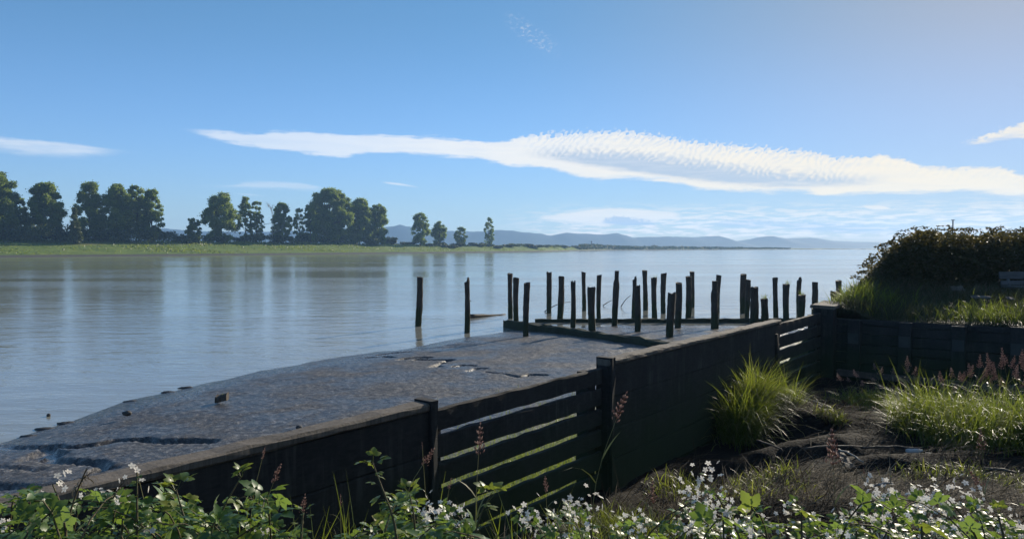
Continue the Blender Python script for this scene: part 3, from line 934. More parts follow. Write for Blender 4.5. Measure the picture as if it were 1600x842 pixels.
for i_, (bx_, by_, tx_, ty_, wd_, style, lab) in enumerate(PILES):
    r = np.random.default_rng(300 + i_)
    zb = 0.02 if by_ < 512 else 0.09
    b0 = at_z(bx_, by_, zb)
    t0 = at_y(tx_, ty_, b0.y + r.uniform(-0.15, 0.15))
    Hh = t0.z - zb
    rad = wd_ * b0.y / FPX * 0.5
    axis = np.array([t0.x - b0.x, t0.y - b0.y, Hh])
    sides, nr = 14, 14
    hs = np.concatenate([[-0.55], np.linspace(0, 1, nr)])
    an = np.linspace(0, 2 * math.pi, sides, endpoint=False)
    prof = 1 + 0.10 * fbm(np.cos(an) * 1.2 + i_ * 3, np.sin(an) * 1.2, 70 + i_, 2)
    tops = np.zeros(sides)
    if style == 'rough': tops = r.uniform(-0.05, 0.04, sides)
    elif style == 'jag': tops = r.uniform(-0.16, 0.10, sides)
    elif style == 'split': tops = np.where(np.cos(an) > 0.15, r.uniform(-0.05, 0.0, sides), -0.17 * Hh / 2.0 * 1.1 - r.uniform(0, 0.04, sides)); tops[0] += 0.05
    elif style == 'flat': tops = 0.03 * np.cos(an + r.uniform(0, 6)) + r.uniform(-0.008, 0.008, sides)
    Vp = []
    for h in hs:
        tw = 1.0 + 0.06 * math.sin(h * 5 + i_) + (0.05 if h > 0.9 else 0)
        if style == 'step': tw *= 0.72 if h > 0.82 else 1.05
        rr = rad * prof * tw * (1 + 0.05 * r.uniform(-1, 1, sides))
        if style == 'split' and h > 0.93: rr = rr * np.where(np.cos(an) > 0.15, 0.75, 1.0)
        base = axis * h + np.array([0.03 * math.sin(h * 3 + i_), 0, 0])
        dz = tops * (sstep(0.55, 1.0, h) if h > 0 else 0)
        Vp.append(np.stack([base[0] + rr * np.cos(an), base[1] + rr * np.sin(an), base[2] + dz], 1))
    Vp = np.concatenate(Vp); nr_ = len(hs)
    ii = np.arange(sides); jj = (ii + 1) % sides
    Fp = np.concatenate([np.stack([q_ * sides + ii, q_ * sides + jj, (q_ + 1) * sides + jj, (q_ + 1) * sides + ii], 1) for q_ in range(nr_ - 1)])
    cz = axis * 1.0 + np.array([0, 0, tops.min() * 0.7 - 0.01])
    Vp = np.concatenate([Vp, [cz]])
    Ft = np.stack([(nr_ - 1) * sides + ii, (nr_ - 1) * sides + jj, np.full(sides, len(Vp) - 1)], 1)
    o = link('wooden_pile', make_mesh('wooden_pile', Vp, [Fp, Ft], M['pile'], smooth=False), None, b0)
    tag(o, lab, 'pile', 'old piles standing in the river')
    if i_ in (26, 28, 15, 30):
        link('weeds', tuft_mesh(26 if i_ != 15 else 10, 0.34, 40 + i_), o, tuple(axis))

# beams
g = Geo()
root_p = at_z(790, 511, 0.0)
a_ = np.array([0, 0, -0.10]); e_ = np.array([7.9 - root_p.x, 22.6 - root_p.y, 0.34])
dirb = e_ / np.linalg.norm(e_); perp = np.cross(dirb, up); perp /= np.linalg.norm(perp)
timber(g, a_ - perp * 0.15, e_ - perp * 0.15 - up * 0.05, perp * 0.30, up * 0.46, n=40, amp=0.03, seed=4, bev=0.05)
tag(g.obj('mossy_beam', M['beam'], None, root_p), 'thick moss-dark timber beam lying across the wet mud towards the wall', 'beam', 'timber beams among the piles')
g = Geo()
root_p = at_z(836, 503.5, 0.0)
e2 = at_z(1262, 504.5, 0.0) - root_p
timber(g, np.array([0, 0, -0.15]), np.array([e2.x, e2.y, -0.08]), np.array([0, 0.26, 0]), up * 0.31, n=40, amp=0.02, seed=14, bev=0.04)
tag(g.obj('low_beam', M['beam'], None, root_p), 'long low dark beam lying level in the shallow water across the piles', 'beam', 'timber beams among the piles')
# floating log and branches
p0 = at_z(733, 497, 0.0); p1 = at_z(790, 491, 0.0)
L = np.array(p1 - p0)
pts = [L * t + np.array([0, 0, 0.06 - 0.05 * t + 0.02 * math.sin(7 * t)]) for t in np.linspace(0, 1, 9)]
g = Geo(); Vt, Fl = tube(pts, np.linspace(0.15, 0.02, 9), 8, True, 0.15); g.addm(Vt, Fl)
tag(g.obj('floating_log', M['dark_drift'], None, p0), 'dark tapering log floating by the split-topped pile', 'log')
for (pa, pb, rise, lab) in [((851, 479), (892, 472), 0.35, 'thin branch sticking out of the water at the foot of the leaning pile'),
                            ((970, 472), (986, 462), 0.3, 'thin bent twig out of the water left of the splintered pile'),
                            ((942, 470), (958, 469), 0.1, 'short dark twig floating between the slim pile and the notched one'),
                            ((733, 462), (750, 478), 0.2, 'curved wiry twig dangling right of the split-topped pile')]:
    p0 = at_z(pa[0], pa[1] + 8, 0.0); p1 = at_y(pb[0], pb[1], p0.y)
    L = np.array(p1 - p0)
    pts = [L * t + np.array([0, 0, rise * math.sin(math.pi * t) * 0.4 + 0.02]) for t in np.linspace(0, 1, 8)]
    g = Geo(); Vt, Fl = tube(pts, np.linspace(0.035, 0.012, 8), 5, True, 0.1); g.addm(Vt, Fl)
    tag(g.obj('branch', M['dark_drift'], None, p0), lab, 'branch', 'twigs in the water')


def lump(name, px, py, z, sx_, sy_, sz_, mat, label, cat, seed, group=None, rz=0.0, boxy=0.0):
    r_ = np.random.default_rng(seed)
    c = at_z(px, py, z)
    nu, nv_ = 12, 8
    Vl = []
    for a in np.linspace(-math.pi / 2, math.pi / 2, nv_):
        for b in np.linspace(0, 2 * math.pi, nu, endpoint=False):
            d = np.array([math.cos(a) * math.cos(b), math.cos(a) * math.sin(b), math.sin(a)])
            if boxy:
                d = np.sign(d) * np.abs(d) ** (1 - boxy)
            Vl.append(d * np.array([sx_, sy_, sz_]) * (1 + 0.12 * r_.normal()))
    ii = np.arange(nu); jj = (ii + 1) % nu
    Fq = np.concatenate([np.stack([k_ * nu + ii, k_ * nu + jj, (k_ + 1) * nu + jj, (k_ + 1) * nu + ii], 1) for k_ in range(nv_ - 1)])
    o = link(name, make_mesh(name, Vl, Fq, mat), None, (c.x, c.y, z + sz_ * 0.6), rz)
    return tag(o, label, cat, group)


g = Geo()
c = at_z(347, 625, 0.27)
timber(g, (-0.14, -0.1, -0.05), (0.14, -0.1, 0.0), (0, 0.2, 0), (0, 0, 0.15), n=5, amp=0.02, seed=3, bev=0.03)
o = tag(g.obj('wood_block', M['dark_drift'], None, c), 'small dark square block of wood stuck in the mud flat', 'block')
link('weeds', tuft_mesh(14, 0.07, 3, 0.015), o, (0.02, 0, 0.11))
lump('rock', 198, 648, 0.22, 0.10, 0.07, 0.06, M['rock'], 'small dark stone on the mud between the wood block and the left edge', 'stone', 4, 'stones at the river edge')
lump('rock', 76, 650, 0.0, 0.05, 0.04, 0.04, M['rock'], 'tiny stone poking from the water near the left shore', 'stone', 5, 'stones at the river edge')
lump('rock', 467, 669, 0.42, 0.07, 0.05, 0.035, M['rock'], 'tiny flat stone on the mud close above the nearest wall section', 'stone', 6, 'stones at the river edge')
for k_, (px, py) in enumerate([(292, 608), (206, 630), (264, 615), (105, 664), (70, 673), (48, 685)]):
    lump('mud_clod', px, py, -0.035, 0.22, 0.12, 0.05, M['rock'], 'low clod of mud at the water line of the mud flat', 'clod', 60 + k_, 'clods of mud along the water line')

# ------------------------------------------------------------------ far shore
FAR = [(-700, 404), (-300, 403.5), (0, 402), (250, 400), (450, 398), (600, 396.4), (750, 394.8), (850, 393.4), (900, 392.0), (950, 391.0), (1100, 390.3), (1235, 389.9), (1330, 389.8), (1400, 389.9)]
FTOP = [8.5, 8.0, 7.2, 6.6, 6.3, 5.6, 4.9, 4.1, 3.2, 2.7, 2.0, 1.5, 0.8, 0.4]
FDEP = [70, 65, 60, 60, 60, 60, 60, 60, 55, 50, 45, 40, 30, 20]
FX = [p[0] for p in FAR]


def far_point(px, s, zoff=None):
    """a point s metres behind the far waterline along the line of sight of that pixel column; z on the bank"""
    py = np.interp(px, FX, [p[1] for p in FAR])
    w0 = at_z(px, py, 0.0)
    dr = Vector((w0.x, w0.y, 0)).normalized()
    p = w0 + dr * s
    return Vector((p.x, p.y, far_z(px, s)))


def far_z(px, s):
    zt = float(np.interp(px, FX, FTOP)); dp = float(np.interp(px, FX, FDEP))
    return float(np.interp(s, [-10, 0, 9, 12, 0.55 * dp, dp, 4 * dp, 6 * dp], [-0.8, -0.02, 0.5, 1.0, 1.0 + (zt - 1) * 0.35, zt, zt, min(zt, 0.5) - 1]))


pxs = np.concatenate([np.arange(-700, 0, 25), np.arange(0, 1401, 7)])
ss = [-8, 0, 3, 6, 9, 12, 18, 26, 34, 42, 50, 58, 70, 100, 160, 240, 330]
V = []
for px in pxs:
    for s_ in ss:
        dp = float(np.interp(px, FX, FDEP))
        s2 = s_ * dp / 60 if s_ > 12 else s_
        s2j = s2 + (5.5 * float(fbm(px * 0.03, s2 * 0.1, 12, 3)) if s_ > 0 else 0)
        v = far_point(px, s2j)
        v.z += 0.35 * float(fbm(px * 0.05, s2 * 0.06, 14, 3)) if s_ > 12 else 0
        V.append(v)
m, q, out = new_mat('far_meadow')
p = geopos(q)
zs = q.n('ShaderNodeSeparateXYZ'); q.lk(p, zs.inputs[0])
a = q.noise(q.scalev(p, (0.025, 0.09, 1.6)), 1.0, 6, 0.68); b_ = q.noise(p, 0.35, 5, 0.7)
col = q.ramp(a, [(0.3, (0.085, 0.140, 0.026)), (0.5, (0.135, 0.195, 0.032)), (0.7, (0.20, 0.22, 0.055))])
col = q.mix(q.mapr(b_, 0.45, 0.75, 0, 0.5), col, (0.05, 0.06, 0.02))
col = q.mix(q.math('MULTIPLY', q.mapr(zs.outputs[2], 4.2, 6.5), q.mapr(a, 0.4, 0.6)), col, (0.15, 0.115, 0.065))
col = q.mix(q.mapr(q.math('ADD', zs.outputs[2], q.math('MULTIPLY', q.math('SUBTRACT', b_, 0.5), 0.7)), 0.55, 0.95, 1.0, 0.0), col, (0.085, 0.080, 0.068))
principled(q, out, col, 0.85, 0.2, q.bump(b_, 0.8, 0.8))
M['meadow'] = m
tag(link('far_shore', make_mesh('far_shore', [tuple(v) for v in V], grid_faces(len(pxs), len(ss))[:, ::-1], M['meadow'], smooth=True)), kind='structure')

# ------------------------------------------------------------------ mountains
RIDGE = [(-900, 372), (-500, 364), (-200, 368), (0, 362), (150, 364), (260, 357), (300, 361), (420, 362), (520, 358), (600, 355), (640, 353.5), (660, 357), (700, 361), (740, 362), (780, 359.5), (820, 363), (860, 368), (885, 363), (905, 365), (930, 366.5), (945, 366), (965, 363.5), (985, 371), (1010, 370), (1050, 370), (1090, 370.5),
         (1125, 369), (1145, 377.5), (1170, 374), (1200, 368.5), (1230, 373), (1265, 371), (1300, 376), (1350, 378), (1420, 380), (1550, 379), (1800, 381), (2300, 383)]
MD = 2600.0
pxs = np.arange(-900, 2300, 4)
prof = []
for px in pxs:
    y0 = np.interp(px, [p[0] for p in RIDGE], [p[1] for p in RIDGE]) + 0.9 * float(fbm(px * 0.05, 0.0, 5, 4))
    prof.append(at_y(px, y0, MD).z)
prof = np.maximum(np.array(prof), 6)
V = []
ks = [(-420, 0.0), (-330, 0.12), (-240, 0.35), (-130, 0.68), (-50, 0.92), (0, 1.0), (80, 0.9), (260, 0.5), (500, 0.0)]
for px, h in zip(pxs, prof):
    for (dy, f) in ks:
        x = (px - CX) / FPX * (MD + 0)
        spur = 1 + (0.22 * float(fbm(px * 0.03, dy * 0.01, 17, 4)) if 0 < f < 1 else 0)
        V.append((x, MD + dy, h * f * spur - (2.5 if f == 0 else 0)))
m, q, out = new_mat('haze_blue_mountain')
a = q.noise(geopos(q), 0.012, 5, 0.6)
principled(q, out, q.mix(a, (0.02, 0.045, 0.07), (0.04, 0.075, 0.11)), 0.9, 0.1)  # forest slopes with the blue of distance haze put into their colour
M['mount'] = m
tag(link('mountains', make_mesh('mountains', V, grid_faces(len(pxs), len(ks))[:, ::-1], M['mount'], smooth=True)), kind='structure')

# ------------------------------------------------------------------ trees
QUAD = np.array([[-0.5, -0.5, 0], [0.5, -0.35, 0.08], [0.42, 0.5, 0], [-0.4, 0.45, 0.08]])
QF = np.array([[0, 1, 2, 3]])


def prof_fn(style):
    if style == 'dome': return lambda h: math.sqrt(max(0.02, 1 - ((h - .45) / .56) ** 2)) if h > .45 else 0.72 + .28 * h / .45
    if style == 'column': return lambda h: math.sin(math.pi * (0.16 + 0.80 * h)) ** 0.6
    if style == 'cone': return lambda h: max(0.08, (1 - h) ** 0.8) * (0.5 + 0.5 * min(1, h * 5))
    return lambda h: (0.66 + 0.34 * math.sin(math.pi * min(1, h * 1.25))) if h < .8 else max(.12, 1.25 - h) / .45 * .75   # oak-like, uneven


def tree(name, px, hw, ytop, s, style, label, cat='tree', mat='tree_leaf', dens=1.0, hb=0.05, seed=0, group=None, leaf=0.46, nclump=None, ybase=None):
    r = np.random.default_rng(seed * 17 + 3)
    b = far_point(px, s)
    D = b.y
    top = at_y(px, ytop, D)
    H = top.z - b.z
    Rr = hw / FPX * D
    root = empty(name, b, label, cat, group)
    fn = prof_fn(style)
    nc = nclump or int(58 * dens + Rr * H * 0.30)
    cent, rads = [], []
    for i_ in range(nc):
        while True:
            h = r.uniform(hb, 1.0)
            if r.uniform() < fn((h - hb) / (1 - hb)) * 0.9 + 0.1: break
        a = r.uniform(0, 2 * math.pi)
        cr = min(max(Rr * r.uniform(0.13, 0.27), 0.75), 2.1)
        rad = max(0.0, Rr * fn((h - hb) / (1 - hb)) - cr * 0.7) * math.sqrt(r.uniform(0.05, 1.0))
        cent.append((rad * math.cos(a), rad * math.sin(a), min(h * H, H - cr * 0.6))); rads.append(cr)
    cent = np.array(cent); rads = np.array(rads)
    g = Geo()
    lean = np.array([r.normal(0, 0.02) * H, r.normal(0, 0.02) * H, 0])
    tr_top = H * 0.86
    tp = [np.array([0, 0, -0.6])] + [lean * t + np.array([r.normal(0, .1), r.normal(0, .1), tr_top * t]) for t in np.linspace(0.05, 1, 7)]
    rb = max(0.12, H * 0.017)
    Vt, Fl = tube(tp, np.linspace(rb, rb * 0.18, 8), 7); g.addm(Vt, Fl)
    for c_ in cent[r.permutation(nc)[:min(nc, 22)]]:
        h0 = max(0.10 * H, c_[2] * r.uniform(0.5, 0.8))
        s0 = lean * (h0 / tr_top) + np.array([0, 0, h0])
        mid = (s0 + c_) / 2 + np.array([0, 0, -0.05 * H])
        Vt, Fl = tube([s0, mid, c_], [rb * 0.42, rb * 0.25, rb * 0.1], 5, False); g.addm(Vt, Fl)
    g.obj('trunk', M['trunk'], root)
    nl = np.maximum(40, (dens * 62 * rads ** 2 / (leaf / 0.62) ** 2)).astype(int)
    idx = np.repeat(np.arange(nc), nl)
    N = len(idx)
    dirs = r.normal(size=(N, 3)); dirs /= np.linalg.norm(dirs, axis=1, keepdims=True)
    pos = cent[idx] + dirs * (rads[idx] * r.uniform(0, 1, N) ** 0.5 * np.where(r.uniform(0, 1, N) < 0.25, r.uniform(1.0, 1.7, N), 1.0))[:, None] * np.array([1, 1, 0.85])
    Vt, Fl = inst(QUAD, QF, pos, rand_rot(N, r), leaf * r.uniform(0.6, 1.35, N))
    ct_ = r.beta(0.8, 0.8, nc)
    tint = np.clip(ct_[idx] + r.normal(0, 0.18, N), 0, 1)
    link('crown', make_mesh('crown', Vt, Fl, M[mat], np.repeat(tint, 4)), root)
    return root


tg = 'trees along the far shore'
tree('cottonwood_tree', -12, 46, 268, 64, 'oak', 'tall tree cut off by the left edge of the photo', seed=1, group=tg, dens=0.9)
tree('cottonwood_tree', 33, 15, 309, 70, 'column', 'lower dark tree between the left-edge tree and the next broad crown', seed=2, group=tg)
tree('cottonwood_tree', 70, 32, 287, 66, 'oak', 'broad round-topped tree, second large crown from the left', seed=3, group=tg)
tree('willow_tree', 118, 14, 324, 48, 'cone', 'small pale green pointed tree standing on the grass in front of the dark ones', mat='willow_leaf', seed=4, group=tg, hb=0.02)
tree('cottonwood_tree', 141, 27, 286, 68, 'oak', 'airy tree with sky gaps, right behind the small pale pointed tree', seed=5, group=tg, dens=0.72)
tree('cottonwood_tree', 184, 27, 287, 64, 'oak', 'full dark tree with a high crown, left one of three joined crowns', seed=6, group=tg)
tree('cottonwood_tree', 213, 23, 290, 68, 'oak', 'full dark tree in the middle of three joined crowns', seed=7, group=tg)
tree('cottonwood_tree', 238, 19, 297, 62, 'oak', 'dark tree at the right end of three joined crowns, beside the wide sky gap', seed=8, group=tg)
tree('cottonwood_tree', 302, 14, 340, 66, 'dome', 'small low tree left of the flat-topped tree, across the wide gap', seed=9, group=tg)
tree('cottonwood_tree', 347, 31, 302, 64, 'oak', 'broad flat-topped tree with light showing through, beginning the middle clump', seed=10, group=tg, dens=0.75)
tree('cottonwood_tree', 384, 14, 308, 70, 'column', 'narrow tree touching the right side of the flat-topped tree', seed=11, group=tg, dens=0.8)
tree('cottonwood_tree', 402, 12, 311, 66, 'column', 'narrow tree just left of the bare dead one', seed=12, group=tg, dens=0.8)
tree('cottonwood_tree', 440, 17, 317, 66, 'column', 'rounded upright tree just right of the bare dead one', seed=13, group=tg, dens=0.9)
tree('cottonwood_tree', 468, 11, 325, 68, 'column', 'small thin tree before the big dome-shaped tree', seed=14, group=tg, dens=0.7)
tree('cottonwood_tree', 516, 39, 296, 68, 'dome', 'biggest dense dome-shaped tree of the far shore', seed=15, group=tg, dens=1.15, hb=0.06)
tree('cottonwood_tree', 486, 13, 318, 62, 'dome', 'dark round tree pressed against the left side of the big dome', seed=16, group=tg)
tree('cottonwood_tree', 562, 24, 311, 64, 'dome', 'dense round tree right against the big dome', seed=17, group=tg, dens=1.1, hb=0.05)
tree('cottonwood_tree', 590, 18, 317, 62, 'dome', 'round tree ending the middle clump on its right', seed=18, group=tg, dens=1.0, hb=0.05)
tree('cottonwood_tree', 657, 17, 333, 55, 'oak', 'airy lone tree, leftmost of the four small ones before the mountains', seed=19, group=tg, dens=0.6)
tree('cottonwood_tree', 687, 14, 346, 58, 'dome', 'squat rounded lone tree, second of the four small ones before the mountains', seed=20, group=tg, dens=0.9)
tree('cottonwood_tree', 720, 11, 355, 58, 'dome', 'smallest of the four lone trees before the mountains', seed=21, group=tg, dens=0.75)
tree('cottonwood_tree', 764, 9, 340, 55, 'column', 'slim upright lone tree, rightmost before the mountains', seed=22, group=tg, dens=0.85)

# bare dead tree
b = far_point(427, 60)
root = empty('dead_tree', b, 'bare grey leafless tree in the middle clump', 'tree', tg)
g = Geo(); r = np.random.default_rng(99)
Hh = at_y(424, 314, b.y).z - b.z


def twig(p, d, L, rad, lev):
    n_ = 5
    pts = [p]
    for i_ in range(n_):
        d = d + r.normal(0, 0.12, 3); d[2] += 0.05; d /= np.linalg.norm(d)
        pts.append(pts[-1] + d * L / n_)
    Vt, Fl = tube(pts, np.linspace(rad, rad * 0.45, n_ + 1), 5, False); g.addm(Vt, Fl)
    if lev > 0:
        for k_ in range(4 if lev > 1 else 3):
            i_ = r.integers(2, n_ + 1)
            dd = d + r.normal(0, 0.55, 3); dd /= np.linalg.norm(dd)
            twig(pts[i_], dd, L * r.uniform(0.4, 0.65), rad * 0.55, lev - 1)


twig(np.array([0, 0, -.5]), np.array([-0.05, 0, 1.0]), Hh * 0.62, 0.28, 3)
g.obj('trunk', M['dead'], root)

# shrubs and hedge under the far trees
SHRUBS = []
r = np.random.default_rng(404)
for px in list(np.arange(-30, 300, 21)) + list(np.arange(300, 480, 24)) + list(np.arange(480, 660, 26)):
    hgt = r.uniform(5.5, 8.5) if px < 265 else (r.uniform(3.6, 6.4) if px < 620 else r.uniform(1.8, 3.0))
    SHRUBS.append((px + r.uniform(-5, 5), r.uniform(54, 74), hgt))
for px in np.arange(672, 905, 15):
    SHRUBS.append((px + r.uniform(-4, 4), r.uniform(38, 66), r.uniform(1.4, 3.2)))
for i_, (px, s_, hh_) in enumerate(SHRUBS):
    rr = np.random.default_rng(1500 + i_)
    b = far_point(px, s_)
    D = b.y
    wv = max(hh_ * 1.25, 15 / FPX * D)
    N = int(500 * min(2.2, wv * hh_ / 14))
    dirs = rr.normal(size=(N, 3)); dirs /= np.linalg.norm(dirs, axis=1, keepdims=True)
    sub = rr.integers(0, 7, N)
    cs = np.stack([rr.uniform(-0.65, 0.65, 7) * wv, rr.uniform(-.5, .5, 7) * wv * 0.6, rr.uniform(0.1, 0.7, 7) * hh_], 1)
    pos = cs[sub] + dirs * (rr.uniform(0, 1, N) ** 0.4)[:, None] * np.array([0.4 * wv, 0.4 * wv, 0.33 * hh_])
    pos[:, 2] = np.abs(pos[:, 2])
    Vt, Fl = inst(QUAD, QF, pos, rand_rot(N, rr), 0.55 * rr.uniform(0.6, 1.4, N) * (1 if D < 450 else 1.3))
    tn = np.clip(rr.uniform(0.1, 0.8, 7)[sub] + rr.normal(0, 0.2, N), 0, 1)
    o = link('shrub', make_mesh('shrub', Vt, Fl, M['scrub_leaf' if i_ % 4 else 'willow_leaf'], np.repeat(tn, 4)), None, b)
    lab = ('dark shrub in the unbroken hedge under the left far trees' if px < 290 else
           'low shrub at the foot of the middle clump of far trees' if px < 640 else 'low shrub on the green point right of the far trees')
    tag(o, lab, 'shrub', 'shrubs on the far shore, ' + ('left hedge' if px < 290 else 'middle clump' if px < 640 else 'green point'))

# tussocks and reeds over the far meadow
N = 15000
px = r.uniform(-60, 900, N); sfrac = r.uniform(0, 1, N) ** 0.8
pos = np.array([tuple(far_point(a, 11 + b * (float(np.interp(a, FX, FDEP)) - 10))) for a, b in zip(px, sfrac)])
pn = fbm(pos[:, 0] * 0.03, pos[:, 1] * 0.05, 97, 4)
kp = pn + 0.25 * r.normal(0, 1, N) + 0.5 * (sfrac > 0.85) > 0.05
pos, pn, sfrac = pos[kp], pn[kp], sfrac[kp]; N = len(pos)
V_, F_, kk = blades(pos - [0, 0, 0.05], r.uniform(0.25, 0.7, N) * (1 + 0.9 * (sfrac > 0.85)), r.uniform(0.3, 0.8, N), r.uniform(0, 6.28, N), np.abs(r.normal(0, 0.2, N)), 0.4, 2, r)
tn = np.clip(0.30 + 0.45 * pn + 0.2 * (sfrac > 0.85) + r.normal(0, 0.12, N), 0, 0.78)
tag(link('meadow_grass', make_mesh('meadow_grass', V_, F_, M['grass_blade'], np.repeat(tn, kk))), 'grass tussocks and reeds over the far green bank', 'grass', kind='stuff')

# scrub mass along the spit
N = 9000
px = 905 + 330 * r.uniform(0, 1, N) ** 1.3
pos = []
for x in px:
    dp = float(np.interp(x, FX, FDEP))
    p_ = far_point(x, dp * r.uniform(0.25, 1.4))
    hh_ = np.interp(x, [880, 960, 1000, 1100, 1200, 1240], [4.2, 4.4, 3.4, 2.6, 1.6, 0.6]) * (0.7 + 0.45 * float(fbm(x * 0.09, 3.3, 88, 3)))
    pos.append((p_.x, p_.y, p_.z + hh_ * r.uniform(0, 1)))
Vt, Fl = inst(QUAD, QF, np.array(pos), rand_rot(N, r), r.uniform(0.8, 1.9, N))
tag(link('scrub', make_mesh('scrub', Vt, Fl, M['scrub_leaf'], np.repeat(r.uniform(0, 0.8, N), 4))), 'dark low scrub along the thin spit before the mountains', 'scrub', kind='stuff')

# marker pole on the point, mast behind the thicket
b = far_point(924, 30); tp = at_y(924, 376.5, b.y)
g = Geo(); Vt, Fl = tube([(0, 0, -0.5), (0, 0, (tp.z - b.z) * 0.5), (0, 0, tp.z - b.z)], [0.45, 0.4, 0.35], 8); g.addm(Vt, Fl)
box(g, (-0.9, -0.3, (tp.z - b.z) * 0.86), (1.8, 0, 0), (0, 0.5, 0), (0, 0, 0.7))
tag(g.obj('marker_post', M['dark_drift'], None, b), 'thin dark marker post on the far spit', 'post')
b = W(58, -15.5, 2.4); b = Vector(((1488 - CX) / FPX * 58, 58, 2.4)); tp = at_y(1488, 344.5, 58)
g = Geo(); Vt, Fl = tube([(0, 0, -0.3), (0, 0, tp.z - 2.4)], [0.06, 0.045], 8); g.addm(Vt, Fl)
box(g, (-0.09, -0.09, tp.z - 2.4), (0.18, 0, 0), (0, 0.18, 0), (0, 0, 0.05))
tag(g.obj('pole', M['mast'], None, b), 'thin bare pole rising behind the dark thicket', 'pole')

# ------------------------------------------------------------------ bramble leaves, blossoms
def leaflet(n=7, fold=0.18, droop=0.24, wid=0.33):
    ys = np.linspace(0, 1, n + 2)
    wd = wid * np.sin(np.pi * ys ** 0.8) ** 0.8
    wd[-1] = 0.0; wd[0] = 0.03
    wd[1:-1] *= np.where(np.arange(n) % 2 == 0, 1.13, 0.87)
    V_ = []
    for y_, w_ in zip(ys, wd):
        z_ = -droop * y_ * y_
        V_ += [(-w_, y_ - 0.05 * w_, z_ + fold * w_ * 1.2), (0, y_, z_), (w_, y_ - 0.05 * w_, z_ + fold * w_ * 1.2)]
    F_ = []
    for i_ in range(n + 1):
        a_ = 3 * i_
        F_ += [[a_, a_ + 1, a_ + 4, a_ + 3], [a_ + 1, a_ + 2, a_ + 5, a_ + 4]]
    return np.array(V_), np.array(F_)


LV, LF = leaflet()


def compound(nleaf=3):
    V_, F_ = [], []
    spec = [(0.0, 0.30, 1.0), (1.05, 0.26, 0.82), (-1.05, 0.26, 0.82), (2.0, 0.2, 0.62), (-2.0, 0.2, 0.62)][:nleaf]
    for k_, (a_, off, s_) in enumerate(spec):
        c_, s2 = math.cos(a_), math.sin(a_)
        P_ = LV * s_ * 0.62
        P_ = P_ + np.array([0, 0.05, 0])
        Q_ = np.stack([P_[:, 0] * c_ + P_[:, 1] * s2, -P_[:, 0] * s2 + P_[:, 1] * c_, P_[:, 2] + 0.03 * k_], 1)
        Q_[:, 1] += off if k_ == 0 else 0.27
        V_.append(Q_); F_.append(LF + k_ * len(LV))
    n0 = len(spec) * len(LV)
    V_.append(np.array([[-0.008, -0.25, -0.06], [0.008, -0.25, -0.06], [0.008, 0.32, 0], [-0.008, 0.32, 0]]))
    F_.append(np.array([[n0, n0 + 1, n0 + 2, n0 + 3]]))
    return np.concatenate(V_), np.concatenate(F_)


C3V, C3F = compound(3); C5V, C5F = compound(5)


def flower():
    V_, F_ = [], []
    for k_ in range(5):
        a_ = k_ * 2 * math.pi / 5
        P_ = np.array([[0, 0.05, 0], [0.28, 0.42, 0.14], [0.16, 0.86, 0.10], [-0.16, 0.90, 0.12], [-0.30, 0.45, 0.16]])
        c_, s_ = math.cos(a_), math.sin(a_)
        V_.append(np.stack([P_[:, 0] * c_ + P_[:, 1] * s_, -P_[:, 0] * s_ + P_[:, 1] * c_, P_[:, 2]], 1))
        F_.append(np.array([[0, 1, 2], [0, 2, 3], [0, 3, 4]]) + 5 * k_)
    n0 = 25
    V_.append(np.array([[0.16, 0, 0.12], [0, 0.16, 0.12], [-0.16, 0, 0.12], [0, -0.16, 0.12], [0, 0, 0.26]]))
    F_.append(np.array([[0, 1, 4], [1, 2, 4], [2, 3, 4], [3, 0, 4]]) + n0)
    return np.concatenate(V_), np.concatenate(F_)


FV, FF = flower()

ENV_X = [-250, 0, 50, 100, 160, 220, 300, 380, 430, 470, 545, 590, 640, 700, 760, 820, 880, 940, 1000, 1060, 1110, 1200, 1290, 1380, 1440, 1480, 1530, 1600, 1850]
ENV_Y = [758, 778, 768, 772, 762, 754, 756, 762, 786, 814, 820, 778, 768, 784, 796, 786, 784, 792, 808, 780, 760, 776, 780, 772, 756, 750, 772, 782, 768]


